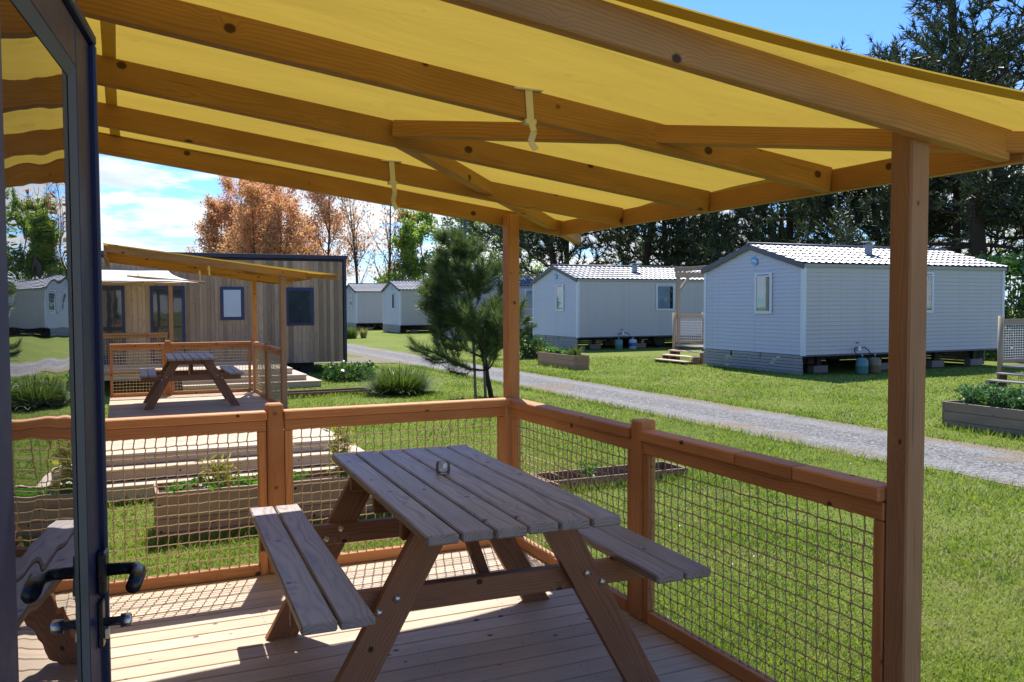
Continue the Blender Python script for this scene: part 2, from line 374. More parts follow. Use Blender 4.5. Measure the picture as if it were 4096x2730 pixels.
def mesh_np(name, V, F, mat=None, smooth=False):
    """V (n,3), F (m,k) all faces of k corners"""
    V = np.asarray(V, np.float32); F = np.asarray(F, np.int32); k = F.shape[1]
    me = bpy.data.meshes.new(name)
    me.vertices.add(len(V)); me.vertices.foreach_set('co', V.ravel())
    me.loops.add(F.size); me.loops.foreach_set('vertex_index', F.ravel())
    me.polygons.add(len(F)); me.polygons.foreach_set('loop_start', np.arange(0, F.size, k, dtype=np.int32))
    try: me.polygons.foreach_set('loop_total', np.full(len(F), k, np.int32))
    except Exception: pass
    me.update(calc_edges=True); me.validate()
    me.polygons.foreach_set('use_smooth', np.full(len(me.polygons), bool(smooth)))
    if mat: me.materials.append(mat)
    return me
def mesh_py(name, V, F, mat=None, smooth=False):
    me = bpy.data.meshes.new(name); me.from_pydata([tuple(v) for v in V], [], F); me.update()
    if smooth:
        for p in me.polygons: p.use_smooth = True
    if mat: me.materials.append(mat)
    return me

BOX = {}
def boxmesh(L, w_, h, ch, mat):
    key = (round(L, 4), round(w_, 4), round(h, 4), round(ch, 4), mat.name)
    if key in BOX: return BOX[key]
    a, b, c = L/2, w_/2, h/2; ch = min(ch, .45*min(a, b, c)*1.0)
    V = []; idx = {}
    for sx in (-1, 1):
        for sy in (-1, 1):
            for sz in (-1, 1):
                for ax in range(3):
                    p = [sx*(a-ch), sy*(b-ch), sz*(c-ch)]
                    p[ax] = (sx*a, sy*b, sz*c)[ax]
                    idx[sx, sy, sz, ax] = len(V); V.append(p)
    F = []
    def quad(q):
        # orient outward
        c0 = sum((Vector(V[i]) for i in q), Vector())/len(q)
        n = (Vector(V[q[1]])-Vector(V[q[0]])).cross(Vector(V[q[2]])-Vector(V[q[0]]))
        F.append(q if n.dot(c0) > 0 else q[::-1])
    for ax in range(3):
        o1, o2 = [(1, 2), (0, 2), (0, 1)][ax]
        for s in (-1, 1):
            q = []
            for s1, s2 in ((-1, -1), (1, -1), (1, 1), (-1, 1)):
                k = [0, 0, 0]; k[ax] = s; k[o1] = s1; k[o2] = s2; q.append(idx[k[0], k[1], k[2], ax])
            quad(q)
    for ax in range(3):           # edges along ax
        o1, o2 = [(1, 2), (0, 2), (0, 1)][ax]
        for s1 in (-1, 1):
            for s2 in (-1, 1):
                def I(sa, face):
                    k = [0, 0, 0]; k[ax] = sa; k[o1] = s1; k[o2] = s2; return idx[k[0], k[1], k[2], face]
                quad([I(-1, o1), I(1, o1), I(1, o2), I(-1, o2)])
    for sx in (-1, 1):
        for sy in (-1, 1):
            for sz in (-1, 1): quad([idx[sx, sy, sz, 0], idx[sx, sy, sz, 1], idx[sx, sy, sz, 2]])
    me = mesh_py('box', V, F, mat); BOX[key] = me
    return me
def beam(name, p0, p1, w_, h, mat, parent=None, up_=(0, 0, 1), ch=.004):
    """timber from p0 to p1 (centre line); w_ sideways, h along 'up_'"""
    p0 = Vector(p0); p1 = Vector(p1); d = p1-p0; L = d.length; X = d/L
    U = Vector(up_); Y = U.cross(X)
    if Y.length < 1e-4: U = Vector((0, 1, 0)); Y = U.cross(X)
    Y.normalize(); Z = X.cross(Y); c = (p0+p1)/2
    M = Matrix(((X.x, Y.x, Z.x, c.x), (X.y, Y.y, Z.y, c.y), (X.z, Y.z, Z.z, c.z), (0, 0, 0, 1)))
    return link(name, boxmesh(L, w_, h, ch, mat), mat, M, parent)
def block(name, lo, hi, mat, parent=None, ch=.004, axis=None):
    """axis-aligned timber given by its corners; grain along the longest side"""
    lo = Vector(lo); hi = Vector(hi); s = hi-lo; c = (lo+hi)/2
    if axis is None: axis = max(range(3), key=lambda i: s[i])
    h = s[axis]/2
    d = Vector([h if i == axis else 0 for i in range(3)])
    if axis == 2: return beam(name, c-d, c+d, s.x, s.y, mat, parent, (0, 1, 0), ch)
    if axis == 0: return beam(name, c-d, c+d, s.y, s.z, mat, parent, (0, 0, 1), ch)
    return beam(name, c-d, c+d, s.x, s.z, mat, parent, (0, 0, 1), ch)

def tubes(segs, k=5):
    """segs (n,8): p0 p1 r0 r1 -> V,F quads"""
    S = np.asarray(segs, float); P0 = S[:, :3]; P1 = S[:, 3:6]; r0 = S[:, 6]; r1 = S[:, 7]
    d = P1-P0; d /= np.linalg.norm(d, axis=1, keepdims=True)+1e-9
    ref = np.where(np.abs(d[:, 2:3]) > .9, np.array([[1., 0, 0]]), np.array([[0., 0, 1]]))
    a = np.cross(d, ref); a /= np.linalg.norm(a, axis=1, keepdims=True)+1e-9; b = np.cross(d, a)
    t = np.arange(k)*2*np.pi/k; ct, st = np.cos(t), np.sin(t)
    ring = a[:, None, :]*ct[None, :, None]+b[:, None, :]*st[None, :, None]
    V = np.concatenate([P0[:, None]+ring*r0[:, None, None], P1[:, None]+ring*r1[:, None, None]], 1).reshape(-1, 3)
    n = len(S); base = (np.arange(n)*2*k)[:, None]; i = np.arange(k); j = (i+1) % k
    F = np.stack([base+i, base+k+i, base+k+j, base+j], -1).reshape(-1, 4)
    return V, F
def tube_obj(name, pts, r, mat, parent=None, M=None, k=8, smooth=True):
    pts = [Vector(p) for p in pts]
    rr = r if isinstance(r, (list, tuple)) else [r]*len(pts)
    V = []; F = []; prev = None
    for i, p in enumerate(pts):
        d = (pts[min(i+1, len(pts)-1)]-pts[max(i-1, 0)]).normalized()
        if prev is None:
            a = d.cross(Vector((0, 0, 1)) if abs(d.z) < .9 else Vector((1, 0, 0))).normalized()
        else: a = (prev-d*prev.dot(d)).normalized()
        prev = a; b = d.cross(a)
        for j in range(k):
            t = 2*math.pi*j/k; V.append(p+(a*math.cos(t)+b*math.sin(t))*rr[i])
    for i in range(len(pts)-1):
        for j in range(k): F.append([i*k+j, i*k+(j+1) % k, (i+1)*k+(j+1) % k, (i+1)*k+j])
    F.append(list(range(k))[::-1]); F.append([(len(pts)-1)*k+j for j in range(k)])
    return link(name, mesh_py(name, V, F, mat, smooth), mat, M, parent)
def lathe(name, prof, mat, M, parent=None, k=20):
    V = []; F = []; n = len(prof)
    for r, z in prof:
        for j in range(k): t = 2*math.pi*j/k; V.append((r*math.cos(t), r*math.sin(t), z))
    for i in range(n-1):
        for j in range(k): F.append([i*k+j, i*k+(j+1) % k, (i+1)*k+(j+1) % k, (i+1)*k+j])
    if prof[0][0] > 1e-4: F.append(list(range(k))[::-1])
    if prof[-1][0] > 1e-4: F.append([(n-1)*k+j for j in range(k)])
    return link(name, mesh_py(name, V, F, mat, True), mat, M, parent)
def T(x, y, z): return Matrix.Translation((x, y, z))
def zg(x, y=0): return -.5+.0145*min(max(x, 0), 16)

# ------------------------------------------------------------------ ground, gravel track
def ground():
    xs = np.concatenate([np.linspace(-300, -20, 8), np.linspace(-12, 40, 105), np.linspace(50, 400, 10)])
    ys = np.concatenate([np.linspace(-200, -20, 6), np.linspace(-10, 80, 150), np.linspace(100, 500, 10)])
    X, Y = np.meshgrid(xs, ys, indexing='ij')
    flat = np.where(((X > 7.2) & (X < 11.6)) | ((X < 9) & (Y > 26.5) & (Y < 33.5)), 0., 1.)
    Z = -.5+.0145*np.clip(X, 0, 16)+flat*.012*np.sin(X*.9+1.3*np.sin(Y*.5))*np.cos(Y*.7+.4*X)
    V = np.stack([X, Y, Z], -1).reshape(-1, 3); nx, ny = X.shape
    i, j = np.meshgrid(np.arange(nx-1), np.arange(ny-1), indexing='ij'); a = i*ny+j
    F = np.stack([a, a+ny, a+ny+1, a+1], -1).reshape(-1, 4)
    o = link('ground', mesh_np('ground', V, F, LAWN, True), LAWN); tag(o, 'mown green lawn of the campsite', None, kind='structure'); return o
ground()
def strip(name, pts_l, pts_r, mat, n=260, dz=.006, wob=.16, seed=3):
    """a winding sheet between two edge polylines"""
    rg = np.random.default_rng(seed)
    def res(p):
        p = np.array(p, float); s = np.r_[0, np.cumsum(np.linalg.norm(np.diff(p, axis=0), axis=1))]
        t = np.linspace(0, s[-1], n); return np.stack([np.interp(t, s, p[:, 0]), np.interp(t, s, p[:, 1])], -1)
    A, B = res(pts_l), res(pts_r); d = B-A; d /= np.linalg.norm(d, axis=1, keepdims=True)
    def wn():
        x = rg.normal(size=n); k = np.exp(-np.linspace(-2, 2, 9)**2); y = np.convolve(x, k/k.sum(), 'same')
        z = np.convolve(rg.normal(size=n), np.ones(25)/25, 'same'); return y*wob*.6+z*wob*1.6
    A = A+d*wn()[:, None]; B = B+d*wn()[:, None]
    m = 9; V = []
    for q in range(m):
        t = q/(m-1); P = A*(1-t)+B*t
        z = np.array([zg(x) for x in P[:, 0]])+dz+.016*math.sin(math.pi*t)
        V.append(np.c_[P, z])
    V = np.stack(V, 1).reshape(-1, 3)
    i, j = np.meshgrid(np.arange(n-1), np.arange(m-1), indexing='ij'); a = i*m+j
    F = np.stack([a, a+1, a+m+1, a+m], -1).reshape(-1, 4)
    return link(name, mesh_np(name, V, F, mat, True), mat)
tag(strip('gravel_track', [(8.43, -30), (8.43, 20), (8.4, 26), (8.3, 29), (8.2, 34), (8.3, 60), (8.3, 90)],
          [(10.42, -30), (10.42, 20), (10.45, 26), (10.4, 30), (10.3, 36), (10.4, 60), (10.4, 90)], GRAVEL, 420), 'grey gravel track running past the white homes', None, kind='structure')
tag(strip('gravel_side_track', [(8.6, 27.6), (7.6, 28.1), (6.0, 29.3), (-6, 29.9)], [(8.6, 31.4), (7.6, 31.0), (6.0, 32.2), (-6, 32.6)], GRAVEL, 90, .014, .1, 8), 'gravel side track turning off behind the wooden cabin', None, kind='structure')

# ------------------------------------------------------------------ our terrace
def ztop(x): return 2.474-.1293*x
PITCH = .1288
def make_deck():
    d = thing('deck', 'pale timber deck under the near yellow canopy, picnic table standing on it', 'deck', (1.1, 2.0, -.46))
    y = 5.155; k = 0
    while y-PITCH > -1.42:
        block('board', (-.16, y-PITCH+.004, -.028), (2.40, y-.004, 0), W_DECK, d, .004); y -= PITCH; k += 1
    y0 = y
    block('fascia_board', (2.37, y0, -.20), (2.396, 5.15, -.030), W_DECK, d)
    block('fascia_board', (-.16, 5.125, -.20), (2.36, 5.150, -.030), W_DECK, d)
    block('fascia_board', (-.16, y0, -.122), (2.36, y0+.026, -.030), W_DECK, d)
    for x in (.05, .62, 1.2, 1.78, 2.3): block('joist', (x-.03, y0+.04, -.17), (x+.03, 5.12, -.031), W_GREY, d)
    for x in (.05, 1.2, 2.3):
        for yy in (-1.2, .5, 2.2, 3.7, 5.0): block('deck_foot', (x-.07, yy-.07, -.56), (x+.07, yy+.07, -.172), BLOCK, d)
    # two wide steps wrapping the open front corner
    for i, zt in ((1, -.125), (2, -.262)):
        e = .235*i
        s = block('step_tread', (-.16, y0-e, zt-.03), (2.40+e, y0-e+.27, zt), W_DECK, d)
        block('step_riser', (-.16, y0-e+.02, zt-.125-(.06 if i == 2 else 0)), (2.40+e-.02, y0-e+.043, zt-.031), W_DECK, d)
        block('step_tread', (2.40+e-.235, y0-e+.274, zt-.032), (2.40+e, 1.30, zt-.002), W_DECK, d)
        block('step_riser', (2.40+e-.045, y0-e+.05, zt-.125-(.06 if i == 2 else 0)), (2.40+e-.022, 1.29, zt-.034), W_DECK, d)
    # screws: one part for each row over a joist
    for x in (.62, 1.2, 1.78):
        V = []; F = []; yy = 5.155
        while yy-PITCH > -1.42:
            for o_ in (.035, .094):
                c = len(V)
                for q in range(6): t = q*math.pi/3; V.append((x+.0035*math.cos(t)+random.Random(int(yy*1e4)).uniform(-.006, .006), yy-o_+.0035*math.sin(t), .0012))
                F.append([c+q for q in range(6)])
            yy -= PITCH
        tag(link('screw_row', mesh_py('screw_row', V, F, DARKU), DARKU, None, d), None, None, kind='stuff')
    return d

def net_mesh(Wd, Hh, seed, mat=ROPE, cw=.0545, chh=.0535, r=.0032):
    rg = np.random.default_rng(seed); nx = max(2, round(Wd/cw)); nz = max(2, round(Hh/chh)); cw = Wd/nx; chh = Hh/nz
    X = (np.arange(nx+1))*cw; Z = (np.arange(nz+1))*chh
    jx = rg.normal(0, .0013, (nx+1, nz+1)); jz = rg.normal(0, .0013, (nx+1, nz+1)); jy = rg.normal(0, .002, (nx+1, nz+1))
    dl = .0030; segs = []
    A = {}; B = {}
    for i in range(nx+1):
        for j in range(nz+1):
            s = 1
            x, z, y = X[i]+jx[i, j]*(0 < i < nx), Z[j]+jz[i, j]*(0 < j < nz), jy[i, j]
            dx = dl*s*(0 < i < nx)
            A[i, j] = (x-dx, y, z+dl*.55); B[i, j] = (x+dx, y, z-dl*.55)
    for i in range(nx+1):
        for j in range(nz+1):
            segs.append((*A[i, j], *B[i, j], r*1.55, r*1.55))
            if j < nz: segs.append((*A[i, j], *B[i, j+1], r, r))
            if i < nx:
                # rope runs from the lower knot end up to the next knot
                segs.append((*B[i, j], *A[i+1, j], r, r))
    V, F = tubes(segs, 4)
    return mesh_np('net', V, F, mat)
def frame_M(origin, xdir):
    X = Vector(xdir).normalized(); Z = Vector((0, 0, 1)); Y = Z.cross(X)
    return Matrix(((X.x, Y.x, Z.x, origin[0]), (X.y, Y.y, Z.y, origin[1]), (X.z, Y.z, Z.z, origin[2]), (0, 0, 0, 1)))

def make_rail_a():
    a = thing('railing', 'honey timber railing with rope net along the far side of the near deck', 'railing', (1.1, 5.08, 0))
    yi, yo = 5.04, 5.085
    for q, (x0, x1) in enumerate(((-.15, .752), (.855, 2.252))):
        block('bottom_rail', (x0+.046, yi, .002), (x1-.046, yo, .066), W_FRAME, a)
        block('top_rail', (x0, yi+.001, .832), (x1, yo-.001, .895), W_FRAME, a)
        for s in (x0, x1-.044): block('stile', (s, yi+.002, .001), (s+.044, yo-.002, .830), W_FRAME, a)
        block('cap_rail', (x0-.003, 5.018, .897), (x1+(.045 if q else .003), 5.112, .946), W_FRAME, a, .006)
        link('net', net_mesh(x1-x0-.092, .764, 11+q), ROPE, frame_M((x0+.046, 5.064, .067), (1, 0, 0)), a)
    block('post', (.7565, 5.033, 0), (.8505, 5.127, .987), W_FRAME, a, .009)
    for z in (.11, .5, .93):
        lathe('dowel_plug', [(0.0, .004), (.009, .004), (.011, 0)], W_LEG, T(.803, 5.0325, z) @ Matrix.Rotation(math.pi/2, 4, 'X'), a, 12)
    return a
def make_rail_b():
    b = thing('railing', 'honey timber railing with rope net on the gravel track side of the near deck', 'railing', (2.32, 3.5, 0))
    xi, xo = 2.294, 2.339
    for q, (y0, y1) in enumerate(((3.607, 5.03), (2.064, 3.508))):
        block('bottom_rail', (xi, y0+.046, .002), (xo, y1-.046, .064), W_FRAME, b)
        block('top_rail', (xi+.001, y0, .826), (xo-.001, y1, .889), W_FRAME, b)
        for s in (y0, y1-.044): block('stile', (xi+.002, s, .001), (xo-.002, s+.044, .824), W_FRAME, b)
        n = [(y0-.003, y1+.06)] if q == 0 else [(2.064, 2.47), (2.474, 2.80), (2.803, 3.508)]
        for u, v in n: block('cap_rail', (2.272, u, .891), (2.366, v, .942), W_FRAME, b, .006)
        link('net', net_mesh(y1-y0-.092, .758, 21+q), ROPE, frame_M((2.318, y0+.046, .065), (0, 1, 0)), b)
    block('post', (2.285, 3.511, 0), (2.377, 3.6035, .985), W_FRAME, b, .009)
    return b

RY = [1.93, 2.745, 3.565, 4.39, 5.19]
def canvas_edges(x):
    return 1.89-.42*(max(x, 0)/3.15)**3, 5.245+.38*(max(x, 0)/3.15)**4
def make_canvas(c, mat, name='canvas', seed=1):
    nx, ny = 90, 110; rg = np.random.default_rng(seed)
    V = np.zeros((nx+1, ny+1, 3))
    for j in range(ny+1):
        v = j/ny; xe = 2.83+.32*abs(2*v-1)**3.0
        for i in range(nx+1):
            x = -.17+(xe+.17)*i/nx; a, b = canvas_edges(x); y = a+(b-a)*v
            z = ztop(x)+.005
            # soft belly between rafters, folds gathered at the wall
            dist = min(abs(y-(r+.0225)) for r in RY)
            inside = RY[0] < y < RY[-1]+.045
            z += (.010*math.sin(min(dist, .39)/.39*math.pi/2)+.0035*math.sin(y*19+2.5*math.sin(x*2.1))*math.exp(-max(x, 0)*.55)*math.sin(min(dist, .2)/.2*1.57)) if inside else .002
            V[i, j] = (x, y, z)
    idx = np.arange((nx+1)*(ny+1)).reshape(nx+1, ny+1)
    F = np.stack([idx[:-1, :-1], idx[1:, :-1], idx[1:, 1:], idx[:-1, 1:]], -1).reshape(-1, 4)
    o = link(name, mesh_np(name, V.reshape(-1, 3), F, mat, True), mat, None, c)
    # doubled hems: near edge, eaves edge; added strip by the wall imitates a batten's silhouette
    def hem_and_silhouette(rows, nm='hem_and_silhouette'):
        P = np.array(rows); n = len(P)
        Vh = P.reshape(-1, 3)+np.array([0, 0, .005]); ii = np.arange(n*2).reshape(n, 2)
        Fh = np.stack([ii[:-1, 0], ii[1:, 0], ii[1:, 1], ii[:-1, 1]], -1)
        link(nm, mesh_np(nm, Vh, Fh, mat, True), mat, None, o)
    hem_and_silhouette([[V[i, 0], V[i, 2]] for i in range(nx+1)])
    hem_and_silhouette([[V[i, -1], V[i, -3]] for i in range(nx+1)])
    hem_and_silhouette([[V[-1, j], V[-3, j]] for j in range(ny+1)])
    hem_and_silhouette([[V[4, j], V[5, j]*.6+V[6, j]*.4] for j in range(ny+1)])  # second cloth layer darkens the canvas like a silhouette showing through
    return o
def rafter(c, y, x0, x1, mat, name='rafter'):
    return beam(name, (x0, y+.0225, ztop(x0)-.0515), (x1, y+.0225, ztop(x1)-.0515), .045, .103, mat, c, (0, 0, 1), .003)
def make_canopy(label, canvasmat=CANVAS):
    c = thing('canopy', label, 'canopy', (2.3, 3.5, 0))
    for i, y in enumerate(RY): rafter(c, y, -.12, 2.705 if i == 0 else (2.728 if i < 4 else 2.76), W_RAFT)
    zb = ztop(2.73)-.105
    block('eave_beam', (2.731, 1.90, zb+.002), (2.775, 5.27, zb+.097), W_RAFT, c)
    block('wall_plate', (-.165, 1.92, ztop(-.12)-.20), (-.122, 5.25, ztop(-.12)-.012), W_RAFT, c)
    block('post', (2.30, 1.977, 0), (2.384, 2.062, ztop(2.34)-.02), W_POST, c, .006)
    block('post', (2.30, 5.10, 0), (2.384, 5.187, ztop(2.34)-.035), W_FRAME, c, .006)
    # outriggers that stretch the cloth to its corner tips
    for s in (-1, 1):
        p0 = (1.08, 3.59+s*.045, ztop(1.08)-.040); p1 = (3.10, 3.59+s*2.03, ztop(3.10)-.040)
        beam('brace', p0, p1, .062, .068, W_RAFT, c, (0, 0, 1), .003)
    make_canvas(c, canvasmat)
    for x, y, tail in ((1.318, 2.745, .10), (1.312, 4.39, .14)):
        zt = ztop(x); s = beam('strap', (x, y-.004, zt-.002), (x+.008, y-.004, zt-.112), .028, .002, STRAPM, c, (0, 1, 0), .0004)
        block('flap', (x-.055, y-.010, zt-.004), (x+.055, y+.03, zt+.002), STRAPM, s, .001)
        block('buckle', (x-.016, y-.012, zt-.122), (x+.028, y+.02, zt-.104), STRAPM, s, .002)
        pts = [(x+.006, y-.010, zt-.114), (x+.012, y-.022, zt-.114-tail*.35), (x+.004, y-.012, zt-.114-tail*.7), (x+.018, y-.028, zt-.114-tail)]
        for a, b in zip(pts, pts[1:]): beam('strap_tail', a, b, .024, .0018, STRAPM, s, (0, 1, 0), .0004)
    return c

def make_table(label, loc, rz, group):
    t = thing('picnic_table', label, 'picnic table', loc, rz, group)
    M = W(t); L = 1.69
    def bm(name, p0, p1, w_, h, mat, up_=(0, 0, 1), ch=.004, parent=None):
        return beam(name, M @ Vector(p0), M @ Vector(p1), w_, h, mat, parent or t, M.to_3x3() @ Vector(up_), ch)
    rr = random.Random(4)
    for i in range(6):
        x = -.364+.0607+i*.1214; e = rr.uniform(-.006, .006)
        bm('table_plank', (x, -L/2+e, .7825), (x, L/2+rr.uniform(-.006, .006), .7825), .112, .035, W_TABLE, (0, 0, 1), .006)
    for s in (-1, 1):
        for q in (0, 1):
            x = s*(.581+q*.121); bm('seat_plank', (x, -L/2+.02, .5395), (x, L/2+.02, .5395), .114, .033, W_TABLE, (0, 0, 1), .006)
    for s in (-1, 1):                       # end frames
        yl = -.535+.0225 if s < 0 else .58
        yc = yl+.046 if s < 0 else yl-.046
        yt = yl+.092 if s < 0 else yl-.092
        for q in (-1, 1):
            # leg drawn with square-cut ends: a sheared prism
            pts = [(q*.155, .764), (q*.292, .764), (q*.722, 0), (q*.582, 0)]
            V = [(x, y, z) for y in (-.0225, .0225) for x, z in pts]
            F = [[0, 1, 2, 3], [7, 6, 5, 4]]+[[(k+1) % 4, k, k+4, (k+1) % 4+4] for k in range(4)]
            # grain runs along local x, so build the leg along x and turn it upright
            a = math.atan2(.764, q*(.2235-.652)); ca, sa = math.cos(-a), math.sin(-a); cx, cz = q*.438, .382
            V2 = [((x-cx)*ca-(z-cz)*sa, y, (x-cx)*sa+(z-cz)*ca) for x, y, z in V]
            key = ('leg', q)
            if key not in BOX:
                me = mesh_py('leg', V2, F, W_LEG); BOX[key] = me
                import bmesh
                bm_ = bmesh.new(); bm_.from_mesh(me); bmesh.ops.recalc_face_normals(bm_, faces=bm_.faces); bm_.to_mesh(me); bm_.free()
            R = Matrix.Rotation(-a, 4, 'Y')
            leg = link('leg', BOX[key], W_LEG, M @ T(cx, yl, cz) @ R, t)
            for x, z in ((q*.38, .500), (q*.447, .458)):
                B = M @ T(x, yl+s*.0225, z) @ Matrix.Rotation(math.pi/2 if s < 0 else -math.pi/2, 4, 'X')
                lathe('bolt', [(.0135, 0), (.0135, .003), (.0105, .0075), (.005, .010), (0, .0105)], ZINC, B, leg, 14)
                B2 = M @ T(x, yc-s*.0225, z) @ Matrix.Rotation(-math.pi/2 if s < 0 else math.pi/2, 4, 'X')
                lathe('nut', [(.013, 0), (.013, .002), (.008, .002), (.008, .009), (.004, .009), (.004, .012), (0, .012)], ZINC, B2, leg, 14)
        bm('cross_beam', (-.745, yc, .4755), (.745, yc, .4755), .045, .093, W_LEG)
        bm('top_bearer', (-.335, yt-s*-.0, .722), (.335, yt, .722), .045, .082, W_LEG)
        bm('diagonal_strut', (.01, yt, .455), (.01, yt-s*.40, .745), .045, .040, W_LEG, (0, -s*.6, .8))
    bm('centre_bearer', (-.335, .02, .722), (.335, .02, .722), .045, .082, W_LEG)
    return t

deck1 = make_deck(); ra = make_rail_a(); rb = make_rail_b()
can1 = make_canopy('yellow cloth canopy on timber rafters over the near picnic table')
tab1 = make_table('weathered brown picnic table with glass jar on top, on the near deck', (1.285, 3.455, 0.0005), rad(-2.37), 'picnic tables on the decks')
jar = lathe('glass_jar', [(.0, .0), (.028, .0), (.0315, .004), (.0325, .020), (.0315, .042), (.0285, .050), (.0285, .053), (.0265, .053), (.0265, .050), (.0295, .041), (.0305, .020), (.0295, .007), (.0, .005)], GLASS, T(1.296, 3.585, .8008), None, 28)
tag(jar, 'small clear glass jar standing on the near picnic table', 'jar')

# the neighbouring terrace is the same build, 11.65 m on
index_children()
DT = T(-.02, 11.65, -.06)
for src, lab in ((deck1, 'pale timber deck of the neighbouring pitch, with wide front steps'),
                 (ra, 'far side railing of the neighbouring deck, behind its picnic table'),
                 (rb, 'track side railing of the neighbouring deck, next to its steps'),
                 (can1, 'yellow cloth canopy over the neighbouring deck, seen from outside'),
                 (tab1, 'dark picnic table under the neighbouring canopy')):
    cp = copy_tree(src, None, DT @ W(src)); cp['label'] = lab
    if src is tab1: cp.matrix_basis = DT @ T(1.06, 3.33, 0.0005) @ Matrix.Rotation(rad(-1), 4, 'Z')

# ------------------------------------------------------------------ open glazed door
def make_door():
    th = rad(7.0); O = Matrix(((math.cos(th), math.sin(th), 0, -.0408), (-math.sin(th), math.cos(th), 0, 1.84), (0, 0, 1, 0), (0, 0, 0, 1)))
    # local: x = out of the door face, y = towards the free edge
    d = bpy.data.objects.new('door', None); COL.objects.link(d); place(d, O @ T(-.03, -.80, 0))
    tag(d, 'navy framed glazed door standing open at the left edge, with black lever handle', 'door')
    def bl(name, lo, hi, mat, ch=.003, par=None):
        c = (Vector(lo)+Vector(hi))/2; s = Vector(hi)-Vector(lo)
        return link(name, boxmesh(s.x, s.y, s.z, ch, mat), mat, O @ T(*c), par or d)
    bl('stile', (-.06, -.150, .03), (0, -.013, 2.045), NAVY); bl('edge_strip', (-.058, -.0125, .03), (.011, .011, 2.047), NAVY, .004)
    bl('stile', (-.06, -.80, .03), (0, -.652, 2.045), NAVY)
    bl('top_rail', (-.0595, -.651, 1.966), (-.0005, -.151, 2.0445), NAVY); bl('bottom_rail', (-.0595, -.651, .031), (-.0005, -.151, .125), NAVY)
    bl('top_flange', (-.057, -.80, 2.0475), (.0105, .011, 2.066), NAVY)
    # sloping glazing beads
    def bead(p, q, axis):
        V = []
        for t in (p, q):
            if axis == 'z': V += [(-.024, t[0], t[1]), (-.001, t[0], t[1]), (-.0105, t[0]+t[2], t[1])]
        F = [[0, 1, 4, 3], [1, 2, 5, 4], [2, 0, 3, 5], [0, 2, 1], [3, 4, 5]]
        link('glazing_bead', mesh_py('glazing_bead', V, F, GASKET), GASKET, O, d)
    bead((-.1505, .126, -.020), (-.1505, 1.965, -.020), 'z'); bead((-.6515, .126, .020), (-.6515, 1.965, .020), 'z')
    V = [(-.024, -.65, 1.9655), (-.001, -.65, 1.9655), (-.0105, -.65, 1.945), (-.024, -.152, 1.9655), (-.001, -.152, 1.9655), (-.0105, -.152, 1.945)]
    link('glazing_bead', mesh_py('glazing_bead', V, [[0, 1, 4, 3], [1, 2, 5, 4], [2, 0, 3, 5], [0, 2, 1], [3, 4, 5]], GASKET), GASKET, O, d)
    bl('glass_pane', (-.017, -.6505, .126), (-.0115, -.1515, 1.9645), DOORPANE, .0005)
    h = bl('handle_plate', (.0, -.072, 1.008), (.017, -.028, 1.088), BLACKP, .005)
    pts = [(.012, -.05, 1.05), (.050, -.05, 1.05), (.066, -.056, 1.050), (.074, -.075, 1.049), (.074, -.11, 1.047), (.072, -.150, 1.043)]
    tube_obj('lever', [O @ Vector(p) for p in pts], [.012, .0115, .0125, .0135, .014, .013], BLACKP, h, None, 12)
    cpl = bl('lock_plate', (.0, -.066, .905), (.009, -.034, .992), BLACKP, .003)
    Rm = O @ T(.009, -.05, .950) @ Matrix.Rotation(math.pi/2, 4, 'Y')
    lathe('thumb_knob', [(.0085, 0), (.0085, .028), (.0125, .029), (.0125, .046), (.0105, .048), (0, .048)], CHROME, Rm, cpl, 20)
    bl('cylinder', (.009, -.058, .918), (.018, -.043, .94), CHROME, .002, cpl)
    for z in (.3, 1.1, 1.85): tube_obj('hinge', [O @ Vector((-.03, -.808, z-.05)), O @ Vector((-.03, -.808, z+.05))], .009, NAVYD, d)
    return d
make_door()
